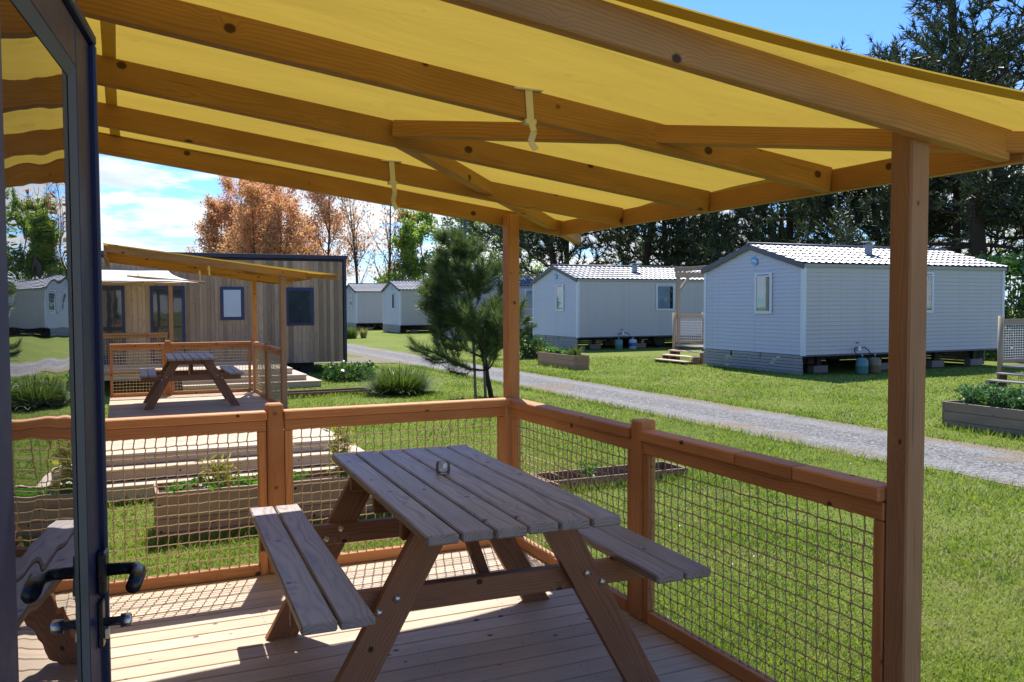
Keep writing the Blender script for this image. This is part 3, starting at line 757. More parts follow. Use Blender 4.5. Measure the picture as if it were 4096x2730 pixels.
# ------------------------------------------------------------------ timber cabin (third pitch) and its copies behind the two decks
def make_cabin(label, M0):
    c = bpy.data.objects.new('wooden_cabin', None); COL.objects.link(c); place(c, M0)
    tag(c, label, 'cabin', 'timber clad cabins with decks')
    L, D, zb, zt = 8.3, 4.0, -.10, 2.90
    def bl(name, lo, hi, mat, ch=.004, par=None, axis=None):
        s = Vector(hi)-Vector(lo); cc = (Vector(lo)+Vector(hi))/2
        if axis == 2: m = M0 @ T(*cc) @ Matrix(((0, 1, 0, 0), (0, 0, 1, 0), (1, 0, 0, 0), (0, 0, 0, 1))); return link(name, boxmesh(s.z, s.x, s.y, ch, mat), mat, m, par or c)
        return link(name, boxmesh(s.x, s.y, s.z, ch, mat), mat, M0 @ T(*cc), par or c)
    bl('wall_core', (.03, .03, zb+.02), (L-.03, D-.03, zt-.01), DARKU)
    # facade boards, local y = 0 faces the viewer; x runs along it
    rr = random.Random(9); x = .075
    openings = [(1.95, 2.55), (2.96, 3.83)]
    while x < L-.11:
        w_ = rr.choice((.085, .115, .125, .14)); w_ = min(w_, L-.075-x)
        dep = rr.choice((.0, .006, .012))
        bl('cladding_board', (x+.0015, -.022+dep, zb), (x+w_-.0015, .026, zt-.07), W_CLAD, .003, None, 2); x += w_
    x = .05
    while x < D-.1:                                            # end walls
        w_ = .145
        bl('cladding_board', (L-.026, x, zb), (L+.01+rr.choice((0, .006)), min(x+w_, D-.03)-.003, zt-.07), W_CLAD, .003, None, 2)
        bl('cladding_board', (-.01-rr.choice((0, .006)), x, zb), (.026, min(x+w_, D-.03)-.003, zt-.07), W_CLAD, .003, None, 2); x += w_
    for xx in (0., L-.06): bl('corner_trim', (xx-.012, -.034, zb-.02), (xx+.072, .02, zt), NAVYD, .003, None, 2)
    bl('roof', (-.05, -.03, zt), (L+.05, D+.05, zt+.115), NAVYD)
    for (x0, x1, z0, z1, cur) in ((4.77, 5.40, 1.16, 2.08, True), (6.54, 7.34, .98, 2.07, False)):
        f = bl('window', (x0, -.045, z0), (x1, .01, z1), NAVYW, .004)
        g = bl('pane', (x0+.085, -.050, z0+.085), (x1-.085, -.0455, z1-.085), CURT if cur else PANE, .001, f)
        if not cur: bl('sash', (x0+.07, -.049, z0+.07), (x1-.07, -.0453, z0+.083), NAVYD, .001, f)
    for (x0, x1) in ((2.97, 3.85), (1.35, 2.35)):
        f = bl('patio_door', (x0, -.045, .02), (x1, .01, 2.10), NAVYW, .004)
        bl('pane', (x0+.08, -.051, .14), (x1-.08, -.0455, 2.0), PANE, .001, f)
        bl('handle', (x0+.03, -.085, 1.0), (x0+.05, -.046, 1.12), BLACKP, .003, f)
    for xx in (.8, 3.0, 5.4, 7.2):
        for yy in (.5, 3.4): bl('support_block', (xx-.2, yy-.2, -.62), (xx+.2, yy+.2, zb+.019), DARKU)
    bl('chassis_beam', (.3, .30, zb-.16), (L-1.1, .42, zb+.018), DARKU); bl('chassis_beam', (.3, 3.4, zb-.16), (L-1.1, 3.52, zb+.018), DARKU)
    return c
cab3 = make_cabin('long timber clad cabin with navy windows and roof edge beyond the neighbouring deck', T(-2.21, 25.13, 0))
index_children()
# the cabins the two near decks belong to stand with their long fronts along the decks, mostly hidden by the open door
cA = copy_tree(cab3, None, T(-.20, -2.3, 0) @ Matrix.Rotation(rad(90), 4, 'Z')); cA['label'] = 'timber clad cabin whose open glazed door stands at the left edge'
cB = copy_tree(cab3, None, T(-.34, 9.0, -.06) @ Matrix.Rotation(rad(90), 4, 'Z')); cB['label'] = 'timber clad cabin that the neighbouring deck is built against'
# third deck with wrap-round steps
d3 = thing('deck', 'pale timber deck with corner steps in front of the long timber cabin', 'deck', (1.8, 23, -.46))
y = 25.05
while y-.14 > 21.60:
    block('board', (-.9, y-.136, -.03), (3.90, y-.004, 0), W_DECK, d3); y -= .14
block('fascia_board', (-.9, y, -.15), (3.88, y+.025, -.032), W_DECK, d3); block('fascia_board', (3.872, y+.03, -.15), (3.897, 25.0, -.032), W_DECK, d3)
for i, zt in ((1, -.15), (2, -.29)):
    e = .30*i
    block('step_tread', (1.3, y-e, zt-.03), (3.9+e, y-e+.33, zt), W_DECK, d3); block('step_riser', (1.3, y-e+.02, zt-.15), (3.9+e-.02, y-e+.045, zt-.031), W_DECK, d3)
    block('step_tread', (3.9+e-.30, y-e+.335, zt-.032), (3.9+e, 24.9, zt-.002), W_DECK, d3); block('step_riser', (3.9+e-.045, y-e+.05, zt-.15), (3.9+e-.02, 24.9, zt-.033), W_DECK, d3)
for xx in (-.6, 1.2, 3.0):
    for yy in (21.9, 23.4, 24.7): block('deck_foot', (xx-.07, yy-.07, -.56), (xx+.07, yy+.07, -.031), BLOCK, d3)
r3 = thing('railing', 'timber railing with rope net at the front of the third deck, under the white canopy', 'railing', (.3, 21.66, 0))
block('top_rail', (-.9, 21.64, .82), (1.02, 21.685, .885), W_FRAME, r3); block('cap_rail', (-.9, 21.62, .887), (1.03, 21.705, .935), W_FRAME, r3)
block('bottom_rail', (-.9, 21.64, .002), (1.02, 21.685, .066), W_FRAME, r3); block('stile', (.97, 21.642, .068), (1.015, 21.683, .818), W_FRAME, r3)
link('net', net_mesh(1.86, .75, 33), ROPE, frame_M((-.9, 21.663, .067), (1, 0, 0)), r3)
c3 = thing('canopy', 'white cloth canopy sloping down over the third deck', 'canopy', (.4, 23, 0))
def z3(yy): return 2.10+.115*(yy-21.5)
block('post', (1.06, 21.62, 0), (1.145, 21.705, 2.05), W_FRAME, c3)
block('eave_beam', (-1.6, 21.52, 2.03), (1.32, 21.565, 2.135), W_RAFT, c3)
for xx in (-1.5, -.85, -.2, .45, 1.1): beam('rafter', (xx, 21.57, z3(21.57)-.05), (xx, 25.08, z3(25.08)-.05), .045, .10, W_RAFT, c3)
beam('brace', (.2, 22.9, z3(22.9)+.02), (1.82, 21.28, z3(21.28)+.02), .06, .05, W_RAFT, c3)
V = []; n_ = 40
for i in range(n_+1):
    for j in range(n_+1):
        u, v = i/n_, j/n_
        x1 = 1.22+.62*(1-v)**3.2; x0 = -1.7; x = x0+(x1-x0)*u
        y0_ = 21.47-.20*abs(2*u-1)**3; yy = y0_+(25.06-y0_)*v
        V.append((x, yy, z3(yy)+.012+.03*math.sin(u*math.pi*4.5+1)*math.sin(v*3.1)*.6+.012*math.sin(u*23)*(1-v)**2))
ii = np.arange((n_+1)**2).reshape(n_+1, n_+1)
link('canvas', mesh_np('canvas', V, np.stack([ii[:-1, :-1], ii[1:, :-1], ii[1:, 1:], ii[:-1, 1:]], -1).reshape(-1, 4), CANVASW, True), CANVASW, None, c3)

# ------------------------------------------------------------------ white holiday homes
HL, HW, ZB, ZE, ZR = 7.54, 4.05, .52, 2.83, 3.42          # length, depth, wall foot, eave, ridge above their ground
def tile_mesh():
    run = math.hypot(HW/2+.06, ZR-ZE); Lr = HL+.16; wv, rows, sub = .23, 6, 8
    nx = int(Lr/wv)*sub; V = []; F = []; rl = run/rows
    for r in range(rows):
        for e in (0, 1):
            for i in range(nx+1):
                x = Lr*i/nx; ph = 2*math.pi*x/wv
                h = .015*math.sin(ph)+.005*math.sin(2*ph)+(.034 if e == 0 else .0)
                V.append((x, (r+e)*rl*1.0+(-.015 if e == 0 else 0), h))
    w_ = nx+1
    for r in range(rows*2-1):
        for i in range(nx): F.append([r*w_+i, r*w_+i+1, (r+1)*w_+i+1, (r+1)*w_+i])
    me = mesh_np('roof_slope', V, F, TILE, False); me.materials.append(BARGE)      # risers painted dark slate to imitate the shadow under each course
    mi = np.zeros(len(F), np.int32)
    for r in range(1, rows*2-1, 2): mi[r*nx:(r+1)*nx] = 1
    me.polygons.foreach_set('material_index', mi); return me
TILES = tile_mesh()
def board_mesh(L, hb=.108):
    key = ('lap', round(L, 3))
    if key not in BOX:
        a = L/2; p = [(0, .0), (.019, .003), (.020, .018), (.002, hb), (-.004, hb), (-.004, 0)]
        V = [(x, -d, z) for x in (-a, a) for d, z in p]; n = len(p)
        F = [[k, (k+1) % n, (k+1) % n+n, k+n] for k in range(n)]+[list(range(n))[::-1], [n+k for k in range(n)]]
        BOX[key] = mesh_py('siding_board', V, F)
    return BOX[key]
def make_home(label, x0, y0):
    z0 = zg(x0); M0 = T(x0, y0, z0)
    c = bpy.data.objects.new('holiday_home', None); COL.objects.link(c); place(c, M0)
    tag(c, label, 'holiday home', 'white holiday homes along the gravel track')
    def bl(name, lo, hi, mat, ch=.004, par=None):
        s = Vector(hi)-Vector(lo); cc = (Vector(lo)+Vector(hi))/2
        return link(name, boxmesh(s.x, s.y, s.z, ch, mat), mat, M0 @ T(*cc), par or c)
    # solid core: walls with gables
    core = [(.02, .02, ZB), (HL-.02, .02, ZB), (HL-.02, HW-.02, ZB), (.02, HW-.02, ZB), (.02, .02, ZE-.02), (HL-.02, .02, ZE-.02), (HL-.02, HW-.02, ZE-.02), (.02, HW-.02, ZE-.02), (.02, HW/2, ZR-.03), (HL-.02, HW/2, ZR-.03)]
    Fc = [[0, 3, 2, 1], [0, 1, 5, 4], [2, 3, 7, 6], [1, 2, 6, 9, 5], [3, 0, 4, 8, 7], [4, 5, 9, 8], [6, 7, 8, 9]]
    link('wall', mesh_py('wall', core, Fc, SIDE), SIDE, M0, c)
    hb = .105; nb = int((ZE-ZB)/hb)
    for k in range(nb):
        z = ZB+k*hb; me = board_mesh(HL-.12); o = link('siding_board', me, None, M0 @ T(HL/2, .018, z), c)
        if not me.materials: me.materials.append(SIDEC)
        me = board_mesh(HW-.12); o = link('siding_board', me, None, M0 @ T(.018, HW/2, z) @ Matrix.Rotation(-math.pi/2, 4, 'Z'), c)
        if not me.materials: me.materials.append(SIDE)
    k = nb
    while ZB+k*hb < ZR-.16:
        z = ZB+k*hb; f = 1-(z+.02-ZE)/(ZR-ZE); f = min(1, max(.05, f)); me = board_mesh(round((HW-.12)*f, 2))
        link('siding_board', me, None, M0 @ T(.018, HW/2, z) @ Matrix.Rotation(-math.pi/2, 4, 'Z'), c)
        if not me.materials: me.materials.append(SIDE)
        k += 1
    for (x, yv) in ((0, 0), (HL-.09, 0), (0, HW-.09)): bl('corner_trim', (x-.012, yv-.012, ZB-.02), (x+.095, yv+.095, ZE-.005), WHITEP, .006)
    bl('corner_trim', (HL-.09, HW-.09, ZB-.02), (HL+.012, HW+.012, ZE-.005), WHITEP, .006)
    bl('gutter', (-.03, -.045, ZE-.085), (HL+.03, .016, ZE+.012), TRIMG, .012); bl('gutter', (-.03, HW-.016, ZE-.085), (HL+.03, HW+.045, ZE+.012), TRIMG, .012)
    sl = math.atan2(ZR-ZE, HW/2+.06)
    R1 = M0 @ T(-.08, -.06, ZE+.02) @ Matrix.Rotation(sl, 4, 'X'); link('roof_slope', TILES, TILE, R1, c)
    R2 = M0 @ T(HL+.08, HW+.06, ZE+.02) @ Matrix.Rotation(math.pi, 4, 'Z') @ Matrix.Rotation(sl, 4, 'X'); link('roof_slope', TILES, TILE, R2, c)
    tube_obj('ridge_cap', [M0 @ Vector((-.085, HW/2, ZR+.035)), M0 @ Vector((HL+.085, HW/2, ZR+.035))], .055, BARGE, c, None, 8)
    for xx in (-.075, HL+.035):
        for s in (0, 1):
            ya = -.07 if s == 0 else HW+.07
            beam('bargeboard', M0 @ Vector((xx+.02, ya, ZE-.055)), M0 @ Vector((xx+.02, HW/2, ZR-.03)), .04, .15, BARGE, c, (0, 0, 1), .004)
    f = bl('flue', (3.28, 1.00, ZE+.22), (3.46, 1.18, ZE+.66), FLUE, .03); bl('flue_cap', (3.22, .94, ZE+.70), (3.52, 1.24, ZE+.725), FLUE, .01, f); bl('flue_neck', (3.33, 1.05, ZE+.655), (3.41, 1.13, ZE+.702), FLUE, .01, f)
    # windows: gable and long side
    def win(face, a, b, z0_, z1_, cur=.8):
        if face == 'g':
            P = lambda t0, u0, v0, t1, u1, v1: ((-t1, u0, v0), (-t0, u1, v1))
        else: P = lambda t0, u0, v0, t1, u1, v1: ((u0, -t1, v0), (u1, -t0, v1))
        w_ = bl('window', *P(-.01, a, z0_, .022, b, z1_), INTER, .003)
        e = .075
        for (u0, u1, v0, v1) in ((a, a+e, z0_, z1_), (b-e, b, z0_, z1_), (a+e, b-e, z0_, z0_+e), (a+e, b-e, z1_-e*1.5, z1_)): bl('frame', *P(.0, u0-.003, v0-.003, .038, u1+.003, v1+.003), WHITEP, .006, w_)
        bl('curtain', *P(.0225, a+e+(b-a)*.0, z0_+e, .0245, a+e+(b-a-2*e)*cur, z1_-e*1.5), CURT, .0005, w_)
        bl('pane', *P(.026, a+e-.002, z0_+e-.002, .029, b-e+.002, z1_-e*1.5+.002), WPANE, .0005, w_)
        bl('vent', *P(.0385, a+e+.03, z1_-.075, .043, b-e-.03, z1_-.055), DARKU, .001, w_)
    win('g', 1.13, 1.80, 1.56, 2.66, .95); win('l', 3.70, 4.62, 1.56, 2.68, .8)
    # badge under the gable: a leaf-shaped plate
    V = []; n = 16
    for s in (-.022, -.030):
        for q in range(n):
            t = 2*math.pi*q/n; V.append((s, 1.83+.13*math.cos(t)*(1+.15*math.sin(t)), 2.985+.11*math.sin(t)+.05*math.cos(t)))
    F = [list(range(n, 2*n)), list(range(n))[::-1]]+[[q, (q+1) % n, (q+1) % n+n, q+n] for q in range(n)]
    bd = link('badge', mesh_py('badge', V, F, STICK), STICK, M0, c); beam('badge_lettering', M0 @ Vector((-.032, 1.91, 3.005)), M0 @ Vector((-.032, 1.75, 2.965)), .004, .028, BADGEW, bd, (0, 0, 1), .001)
    # gable skirt of weathered slats, chassis, axle and blocks
    for k in range(6):
        z = .02+k*.083
        if k in (4, 5):
            for a, b in ((.02, 1.55), (1.60, 2.75), (2.82, 4.03)): bl('skirt_slat', (-.012, a, z), (.01, b, z+.072), W_SKIRT, .002)
        else: bl('skirt_slat', (-.012-.002*(k % 2), .0, z), (.01, HW, z+.072), W_SKIRT, .002)
    for k in range(6): bl('skirt_slat', (.0, HW-.012, .02+k*.083), (HL, HW+.01, .092+k*.083), W_SKIRT, .002); bl('skirt_slat', (HL-.012, .6, .02+k*.083), (HL+.01, HW-.02, .092+k*.083), W_SKIRT, .002)
    for yv in (.25, 1.4, 2.7, 3.8): bl('skirt_post', (.012, yv, 0.), (.06, yv+.06, ZB), W_GREY, .003)
    for yv in (.75, HW-.85): bl('chassis_rail', (.12, yv, ZB-.16), (HL-.1, yv+.08, ZB-.001), DARKU)
    bl('floor_edge', (.03, .005, ZB-.045), (HL-.02, HW-.01, ZB+.005), BARGE, .004)
    for xx in (.9, 3.1, 5.3, 6.9):
        for yv in (.55, 3.1):
            b = bl('support_block', (xx, yv, .0), (xx+.5, yv+.22, .19), BLOCK, .008); bl('jack', (xx+.17, yv+.06, .191), (xx+.31, yv+.17, ZB-.046), DARKU, .004, b)
    for yv in (.62, 3.25):
        link('wheel', WHEEL, HOSE, M0 @ T(4.25, yv, .30) @ Matrix.Rotation(math.pi/2, 4, 'X'), c)
    return c
def wpane():
    m, n, b = material('home_window_glass'); out = m.node_tree.nodes['Material Output']
    tr = n.new('ShaderNodeBsdfTransparent'); gl = n.new('ShaderNodeBsdfGlossy'); gl.inputs['Roughness'].default_value = .02
    mx = n.new('ShaderNodeMixShader'); fr = n.new('ShaderNodeFresnel'); fr.inputs[0].default_value = 1.6
    tr.inputs[0].default_value = (.8, .86, .9, 1)
    n.l.new(n.math('MULTIPLY', fr.outputs[0], .55), mx.inputs[0]); n.l.new(tr.outputs[0], mx.inputs[1]); n.l.new(gl.outputs[0], mx.inputs[2]); n.l.new(mx.outputs[0], out.inputs[0])
    tc = n.new('ShaderNodeTexCoord').outputs['Object']; k = n.new('ShaderNodeBump'); k.inputs['Strength'].default_value = .08; n.put(k.inputs['Height'], n.noise(tc, 3., 2)); n.l.new(k.outputs[0], gl.inputs['Normal'])
    return m
WPANE = wpane()
wh = lathe('wheel_tmp', [(.06, -.09), (.2, -.1), (.29, -.08), (.30, 0), (.29, .08), (.2, .1), (.06, .09)], HOSE, T(0, 0, -50)); WHEEL = wh.data; bpy.data.objects.remove(wh)
home1 = make_home('nearest white holiday home with tiled grey roof, behind the tall front post', 15.70, 16.70)
index_children()
for (x, y, lab) in ((16.55, 30.0, 'second nearest white holiday home, with a timber planter in front of it'), (16.4, 42.4, 'white holiday home mostly hidden behind the young pine'),
                    (16.7, 54.2, 'small far white holiday home just left of the young pine'), (15.85, 62.3, 'farthest white holiday home, beside the end of the long timber cabin')):
    h = copy_tree(home1, None, T(x, y, zg(x))); h['label'] = lab

# ------------------------------------------------------------------ vegetation tools
def unit(v): return v/(np.linalg.norm(v)+1e-9)
def grow(rg, p, d, L, r, depth, P, segs, tips, lvl=0):
    """one branch with its children; P[lvl] = dict(step, wig, trop, n, a, f0, lf, rf)"""
    q = P[min(lvl, len(P)-1)]; n = max(2, int(L/q['step'])); s = L/n; pos = p.copy(); dirv = unit(d)
    kids_ = np.sort(rg.uniform(q['f0'], 1., q['n'])) if depth > 0 else []
    ki = 0
    for i in range(n):
        dirv = unit(dirv+rg.normal(0, q['wig'], 3)+np.array([0, 0, q['trop']]))
        nx = pos+dirv*s; t0, t1 = i/n, (i+1)/n
        ra, rb_ = r*(1-t0*.85), r*(1-t1*.85)
        segs.append((*pos, *nx, ra, rb_))
        while ki < len(kids_) and kids_[ki] <= t1:
            t = kids_[ki]; a = rg.uniform(0, 2*np.pi)
            side = np.cross(dirv, [0.13, .27, .95] if abs(dirv[2]) < .9 else [1, 0, 0]); side = unit(side); s2 = np.cross(dirv, side)
            o = side*np.cos(a)+s2*np.sin(a)
            ang = q['a']*rg.uniform(.75, 1.25); cd_ = dirv*np.cos(ang)+o*np.sin(ang)
            if q.get('flat'): cd_[2] *= q['flat']
            cl = L*q['lf']*(1-t*q.get('ft', .6))*rg.uniform(.7, 1.2)
            grow(rg, pos+dirv*s*.5, cd_, max(cl, .12), max(ra*q['rf'], .004), depth-1, P, segs, tips, lvl+1); ki += 1
        if depth <= q.get('leafdepth', 0) and t1 > .25: tips.append((*nx, *dirv))
        pos = nx
def leaf_quads(rg, C, size, asp=.55, jit=.25, per=4, droop=0.):
    """C (n,3) anchors -> flat diamond leaves"""
    c = np.repeat(C, per, 0)+rg.normal(0, jit, (len(C)*per, 3)); n = len(c)
    a = rg.normal(0, 1, (n, 3)); a[:, 2] -= droop; a /= np.linalg.norm(a, axis=1, keepdims=True)
    b = np.cross(a, rg.normal(0, 1, (n, 3))); b /= np.linalg.norm(b, axis=1, keepdims=True)+1e-9
    s = size*rg.uniform(.6, 1.35, (n, 1))
    V = np.stack([c-a*s*.5, c+b*s*asp*.5, c+a*s*.5, c-b*s*asp*.5], 1).reshape(-1, 3)
    F = np.arange(n*4).reshape(-1, 4)
    return V, F
def needle_tufts(rg, A, D, length, width, per, spread=.7, back=.05):
    n = len(A)*per; p = np.repeat(A, per, 0); d = np.repeat(D, per, 0)
    o = rg.normal(0, 1, (n, 3)); dd = d+o*spread; dd /= np.linalg.norm(dd, axis=1, keepdims=True)
    p = p+d*rg.uniform(-back, back, (n, 1)); L = length*rg.uniform(.6, 1.15, (n, 1))
    b = np.cross(dd, rg.normal(0, 1, (n, 3))); b /= np.linalg.norm(b, axis=1, keepdims=True)+1e-9
    V = np.stack([p-b*width*.5, p+b*width*.5, p+dd*L], 1).reshape(-1, 3)
    return V, np.arange(n*3).reshape(-1, 3)
def tree_thing(name, label, cat, loc, group=None): return thing(name, label, cat, loc, 0, group)
def trunk_part(t, segs, mat, k=5, name='trunk'):
    V, F = tubes(segs, k); o = link(name, mesh_np(name, V, F, mat, True), mat, W(t), t); return o
def crown_part(t, V, F, mat, name='crown'): return link(name, mesh_np(name, V, F, mat), mat, W(t), t)

def poplar(label, x, y, h, seed, leafmat_=L_BROWN, per=5, size=.26, bark=BARK, spread=.55, dens=1., group='trees beyond the homes', f0=.16, nb=26):
    rg = np.random.default_rng(seed); t = tree_thing('deciduous_tree', label, 'tree', (x, y, zg(x)), group); segs = []; tips = []
    P = [dict(step=h/16, wig=.025, trop=.02, n=int(nb*dens), a=spread, f0=f0, lf=.44, rf=.42, ft=.66),
         dict(step=h/22, wig=.07, trop=.05, n=int(8*dens), a=.55, f0=.2, lf=.42, rf=.5, ft=.5, leafdepth=1),
         dict(step=h/30, wig=.12, trop=.04, n=0, a=.5, f0=.3, lf=.4, rf=.5)]
    grow(rg, np.zeros(3), np.array([rg.normal(0, .03), rg.normal(0, .03), 1.]), h, h*.013, 2, P, segs, tips)
    segs = np.array(segs); segs[:, 6:] = np.maximum(segs[:, 6:], .012)
    trunk_part(t, segs, bark, 4)
    tp = np.array(tips)
    if per: crown_part(t, *leaf_quads(rg, tp[:, :3], size, .6, h*.022, per), leafmat_)
    return t
def round_tree(label, x, y, h, seed, leafmat_, per=7, size=.22, bark=BARK, group='trees beyond the homes', clear=.22):
    return poplar(label, x, y, h, seed, leafmat_, per, size, bark, 1.02, 1.2, group, clear, 28)
def pine(label, x, y, h, seed, clear=.35, spread=.22, nb=34, per=15, group='dark pines behind the homes', lean=0., tl=.46, tw=.062):
    rg = np.random.default_rng(seed); t = tree_thing('pine_tree', label, 'tree', (x, y, zg(x)), group); segs = []; tips = []
    P = [dict(step=h/18, wig=.035, trop=.02, n=nb, a=1.38, f0=clear, lf=spread*1.75, rf=.30, ft=.62),
         dict(step=h*.026, wig=.13, trop=.05, n=12, a=.85, f0=.18, lf=.46, rf=.45, ft=.4, leafdepth=1, flat=.6),
         dict(step=h*.020, wig=.16, trop=.10, n=0, a=.6, f0=.3, lf=.3, rf=.5)]
    grow(rg, np.zeros(3), np.array([lean, rg.normal(0, .04), 1.]), h, h*.016+.05, 2, P, segs, tips)
    segs = np.array(segs); segs[:, 6:] = np.maximum(segs[:, 6:], .014)
    trunk_part(t, segs, BARKD, 5)
    tp = np.array(tips); keep = rg.random(len(tp)) < .9; tp = tp[keep]
    A = tp[:, :3]; D = tp[:, 3:]; D = D+np.array([0, 0, .35]); D /= np.linalg.norm(D, axis=1, keepdims=True)
    crown_part(t, *needle_tufts(rg, A, D, tl, tw, per, .75, .18), L_PINE)
    return t

# ------------------------------------------------------------------ trees
k_ = 0
for (x, y, h, s, lab) in ((8.4, 78, 10.2, 1, 'leftmost bushy russet leaved tree rising over the long timber cabin'),
                          (10.5, 76, 12.8, 2, 'tall russet leaved tree left of the middle of the russet row'),
                          (13.6, 79, 13.6, 3, 'russet leaved tree in the middle of the russet row'),
                          (16.6, 77, 13.6, 4, 'russet leaved tree right of the middle of the russet row'), (12.0, 72, 11.5, 5, 'lower russet leaved tree standing in front of the russet row'), (9.2, 84, 12.5, 6, 'russet leaved tree at the back of the russet row'), (10.2, 71, 10.6, 7, 'russet leaved tree at the front left of the russet row')):
    poplar(lab, x, y, h, 100+s, L_BROWN, 17, .18, BARK, .70, 1.25, f0=.10)
poplar('slim sparse russet tree with a straight bare trunk over the farthest home', 19.2, 75, 12.5, 105, L_BROWN, 2, .24, BARK, .42, .9)
poplar('slim sparse russet tree with forked trunk left of the fresh green trees', 20.6, 71, 12.8, 106, L_BROWN, 2, .24, BARK, .42, .9)
round_tree('low fresh green tree behind the small far home', 22.2, 70, 8.2, 111, L_GREEN, 11, .24, BARKP, clear=.08)
round_tree('rounded fresh green tree above the gap left of the young pine', 24.6, 72, 9.6, 116, L_GREEN, 10, .24, BARKP, clear=.10)
round_tree('taller fresh green tree behind the young pine', 28.2, 70, 11.0, 112, L_GREEN, 8, .24, BARKP)
round_tree('fresh green tree right of the green pole', 32.5, 70, 10.0, 113, L_GREEN, 8, .24, BARKP)
poplar('bare grey twiggy tree behind the fresh green trees', 25.5, 82, 12.0, 114, None, 0, .2, BARKP, .8, 1.3)
poplar('bare grey twiggy tree left of the dark pines', 33.5, 82, 13.0, 115, None, 0, .2, BARKP, .8, 1.3)
for (x, y, h, s, cl, sp, nb, ln, lab) in ((24.0, 45.5, 13.5, 21, .30, .30, 30, -.12, 'dark pine with a leaning trunk at the left of the pine row'),
                                   (28.5, 44.0, 14.0, 22, .26, .28, 34, .03, 'dark pine behind the second nearest white home'),
                                   (31.5, 40.5, 13.5, 23, .27, .27, 32, -.04, 'dark pine between the second and the nearest white home'),
                                   (34.0, 37.0, 14.5, 24, .24, .27, 36, .05, 'dark pine behind the ridge of the nearest white home'),
                                   (35.5, 32.0, 14.0, 25, .24, .28, 36, -.03, 'dark pine just left of the tall front post'),
                                   (34.8, 27.6, 13.5, 26, .22, .26, 34, .02, 'dark pine hidden partly by the tall front post'),
                                   (27.0, 50.0, 13.0, 41, .16, .30, 36, .02, 'dark bushy pine in the second row, right of the far corner post'),
                                   (33.0, 47.5, 13.5, 42, .16, .29, 36, .0, 'dark bushy pine in the second row behind the second home'),
                                   (38.5, 43.0, 13.5, 43, .15, .29, 36, .0, 'dark bushy pine in the second row over the nearest home'),
                                   (41.0, 36.5, 14.0, 44, .14, .28, 36, .0, 'dark bushy pine in the second row left of the tall front post'),
                                   (31.8, 23.7, 21.5, 27, .20, .185, 52, -.01, 'very tall dark pine reaching out of the picture at the right'),
                                   (36.2, 25.2, 19.0, 28, .22, .19, 44, .0, 'tall dark pine at the far right edge behind the tallest pine')):
    pine(lab, x, y, h, s, cl, sp, nb, 14, lean=ln)
for (x, y, h, s, lab) in ((44, 66, 12, 31, 'pale bare tree seen through the left of the pine row'), (52, 60, 12, 32, 'pale bare tree seen through the middle of the pine row'),
                          (58, 52, 12, 33, 'pale bare tree seen through the right of the pine row'), (56, 41.5, 12.5, 34, 'pale bare tree right of the tall front post'),
                          (58, 37.8, 13, 35, 'pale bare tree at the right edge above the hedge')):
    poplar(lab, x, y, h, 300+s, L_GREEN, 1, .3, BARKP, .6, 1.3, 'pale bare trees behind the pines')
def leafy_mass(name, label, cat, lo, hi, n, size, mat, seed, group=None, lumps=0):
    rg = np.random.default_rng(seed); lo = np.array(lo, float); hi = np.array(hi, float); c = (lo+hi)/2
    t = thing(name, label, cat, (c[0], c[1], lo[2]), 0, group); s = (hi-lo)/2
    u = rg.normal(size=(n, 3)); m = np.max(np.abs(u)**1.0, axis=1, keepdims=True); u = u/m*rg.uniform(.72, 1., (n, 1))**.6     # box-like shell
    u = u*(1+.10*np.sin(u[:, [1, 2, 0]]*7+seed))
    P = u*s+np.array([0, 0, s[2]])
    V, F = leaf_quads(rg, P, size, .6, size*.5, 1)
    crown_part(t, V, F, mat, 'foliage')
    V, F = tubes([(*(rg.uniform(-.8, .8, 2)*s[:2]), 0, *(rg.uniform(-.8, .8, 2)*s[:2]), s[2]*1.7, .03, .01) for _ in range(24)], 4)
    link('stem', mesh_np('stem', V, F, BARK), BARK, W(t), t)
    return t
leafy_mass('hedge', 'clipped green hedge behind the right end of the nearest white home', 'hedge', (25.2, 17.5, -.3), (29.5, 21.4, 2.95), 16000, .15, L_HEDGE, 5)
leafy_mass('hedge', 'low dark hedge line far behind the homes, left of the pines', 'hedge', (17, 66, -.3), (40, 68, 2.6), 9000, .34, L_HEDGE, 6)
leafy_mass('hedge', 'far hedge line behind the long timber cabin', 'hedge', (-12, 88, -.4), (22, 91, 3.0), 9000, .42, L_HEDGE, 7)
leafy_mass('hedge', 'far hedge line under the dark pines', 'hedge', (34, 46, -.3), (62, 49, 2.7), 10000, .36, L_HEDGE, 8)

# young long-needled pine with two stakes
def young_pine(label, x, y, h, seed, nb=30, clear=.2, spread=.36, per=42, nl=.20):
    rg = np.random.default_rng(seed); t = thing('young_pine', label, 'tree', (x, y, zg(x)), 0, 'young pines on the lawn'); segs = []; tips = []
    P = [dict(step=h/14, wig=.05, trop=.03, n=nb, a=1.25, f0=clear, lf=spread*1.35, rf=.42, ft=.88),
         dict(step=.10, wig=.09, trop=.065, n=7, a=.65, f0=.3, lf=.45, rf=.6, ft=.5, leafdepth=1),
         dict(step=.09, wig=.10, trop=.13, n=0, a=.6, f0=.2, lf=.3, rf=.5)]
    grow(rg, np.zeros(3), np.array([-.17, .03, 1.]), h, .055 if h > 2.5 else .03, 2, P, segs, tips)
    segs = np.array(segs); segs[:, 6:] = np.maximum(segs[:, 6:], .004); trunk_part(t, segs, BARKD, 6)
    tp = np.array(tips); D = tp[:, 3:]+np.array([0, 0, .25]); D /= np.linalg.norm(D, axis=1, keepdims=True)
    V, F = needle_tufts(rg, tp[:, :3], D, nl, .0090, per, .55, .06); crown_part(t, V, F, L_YPINE)
    return t
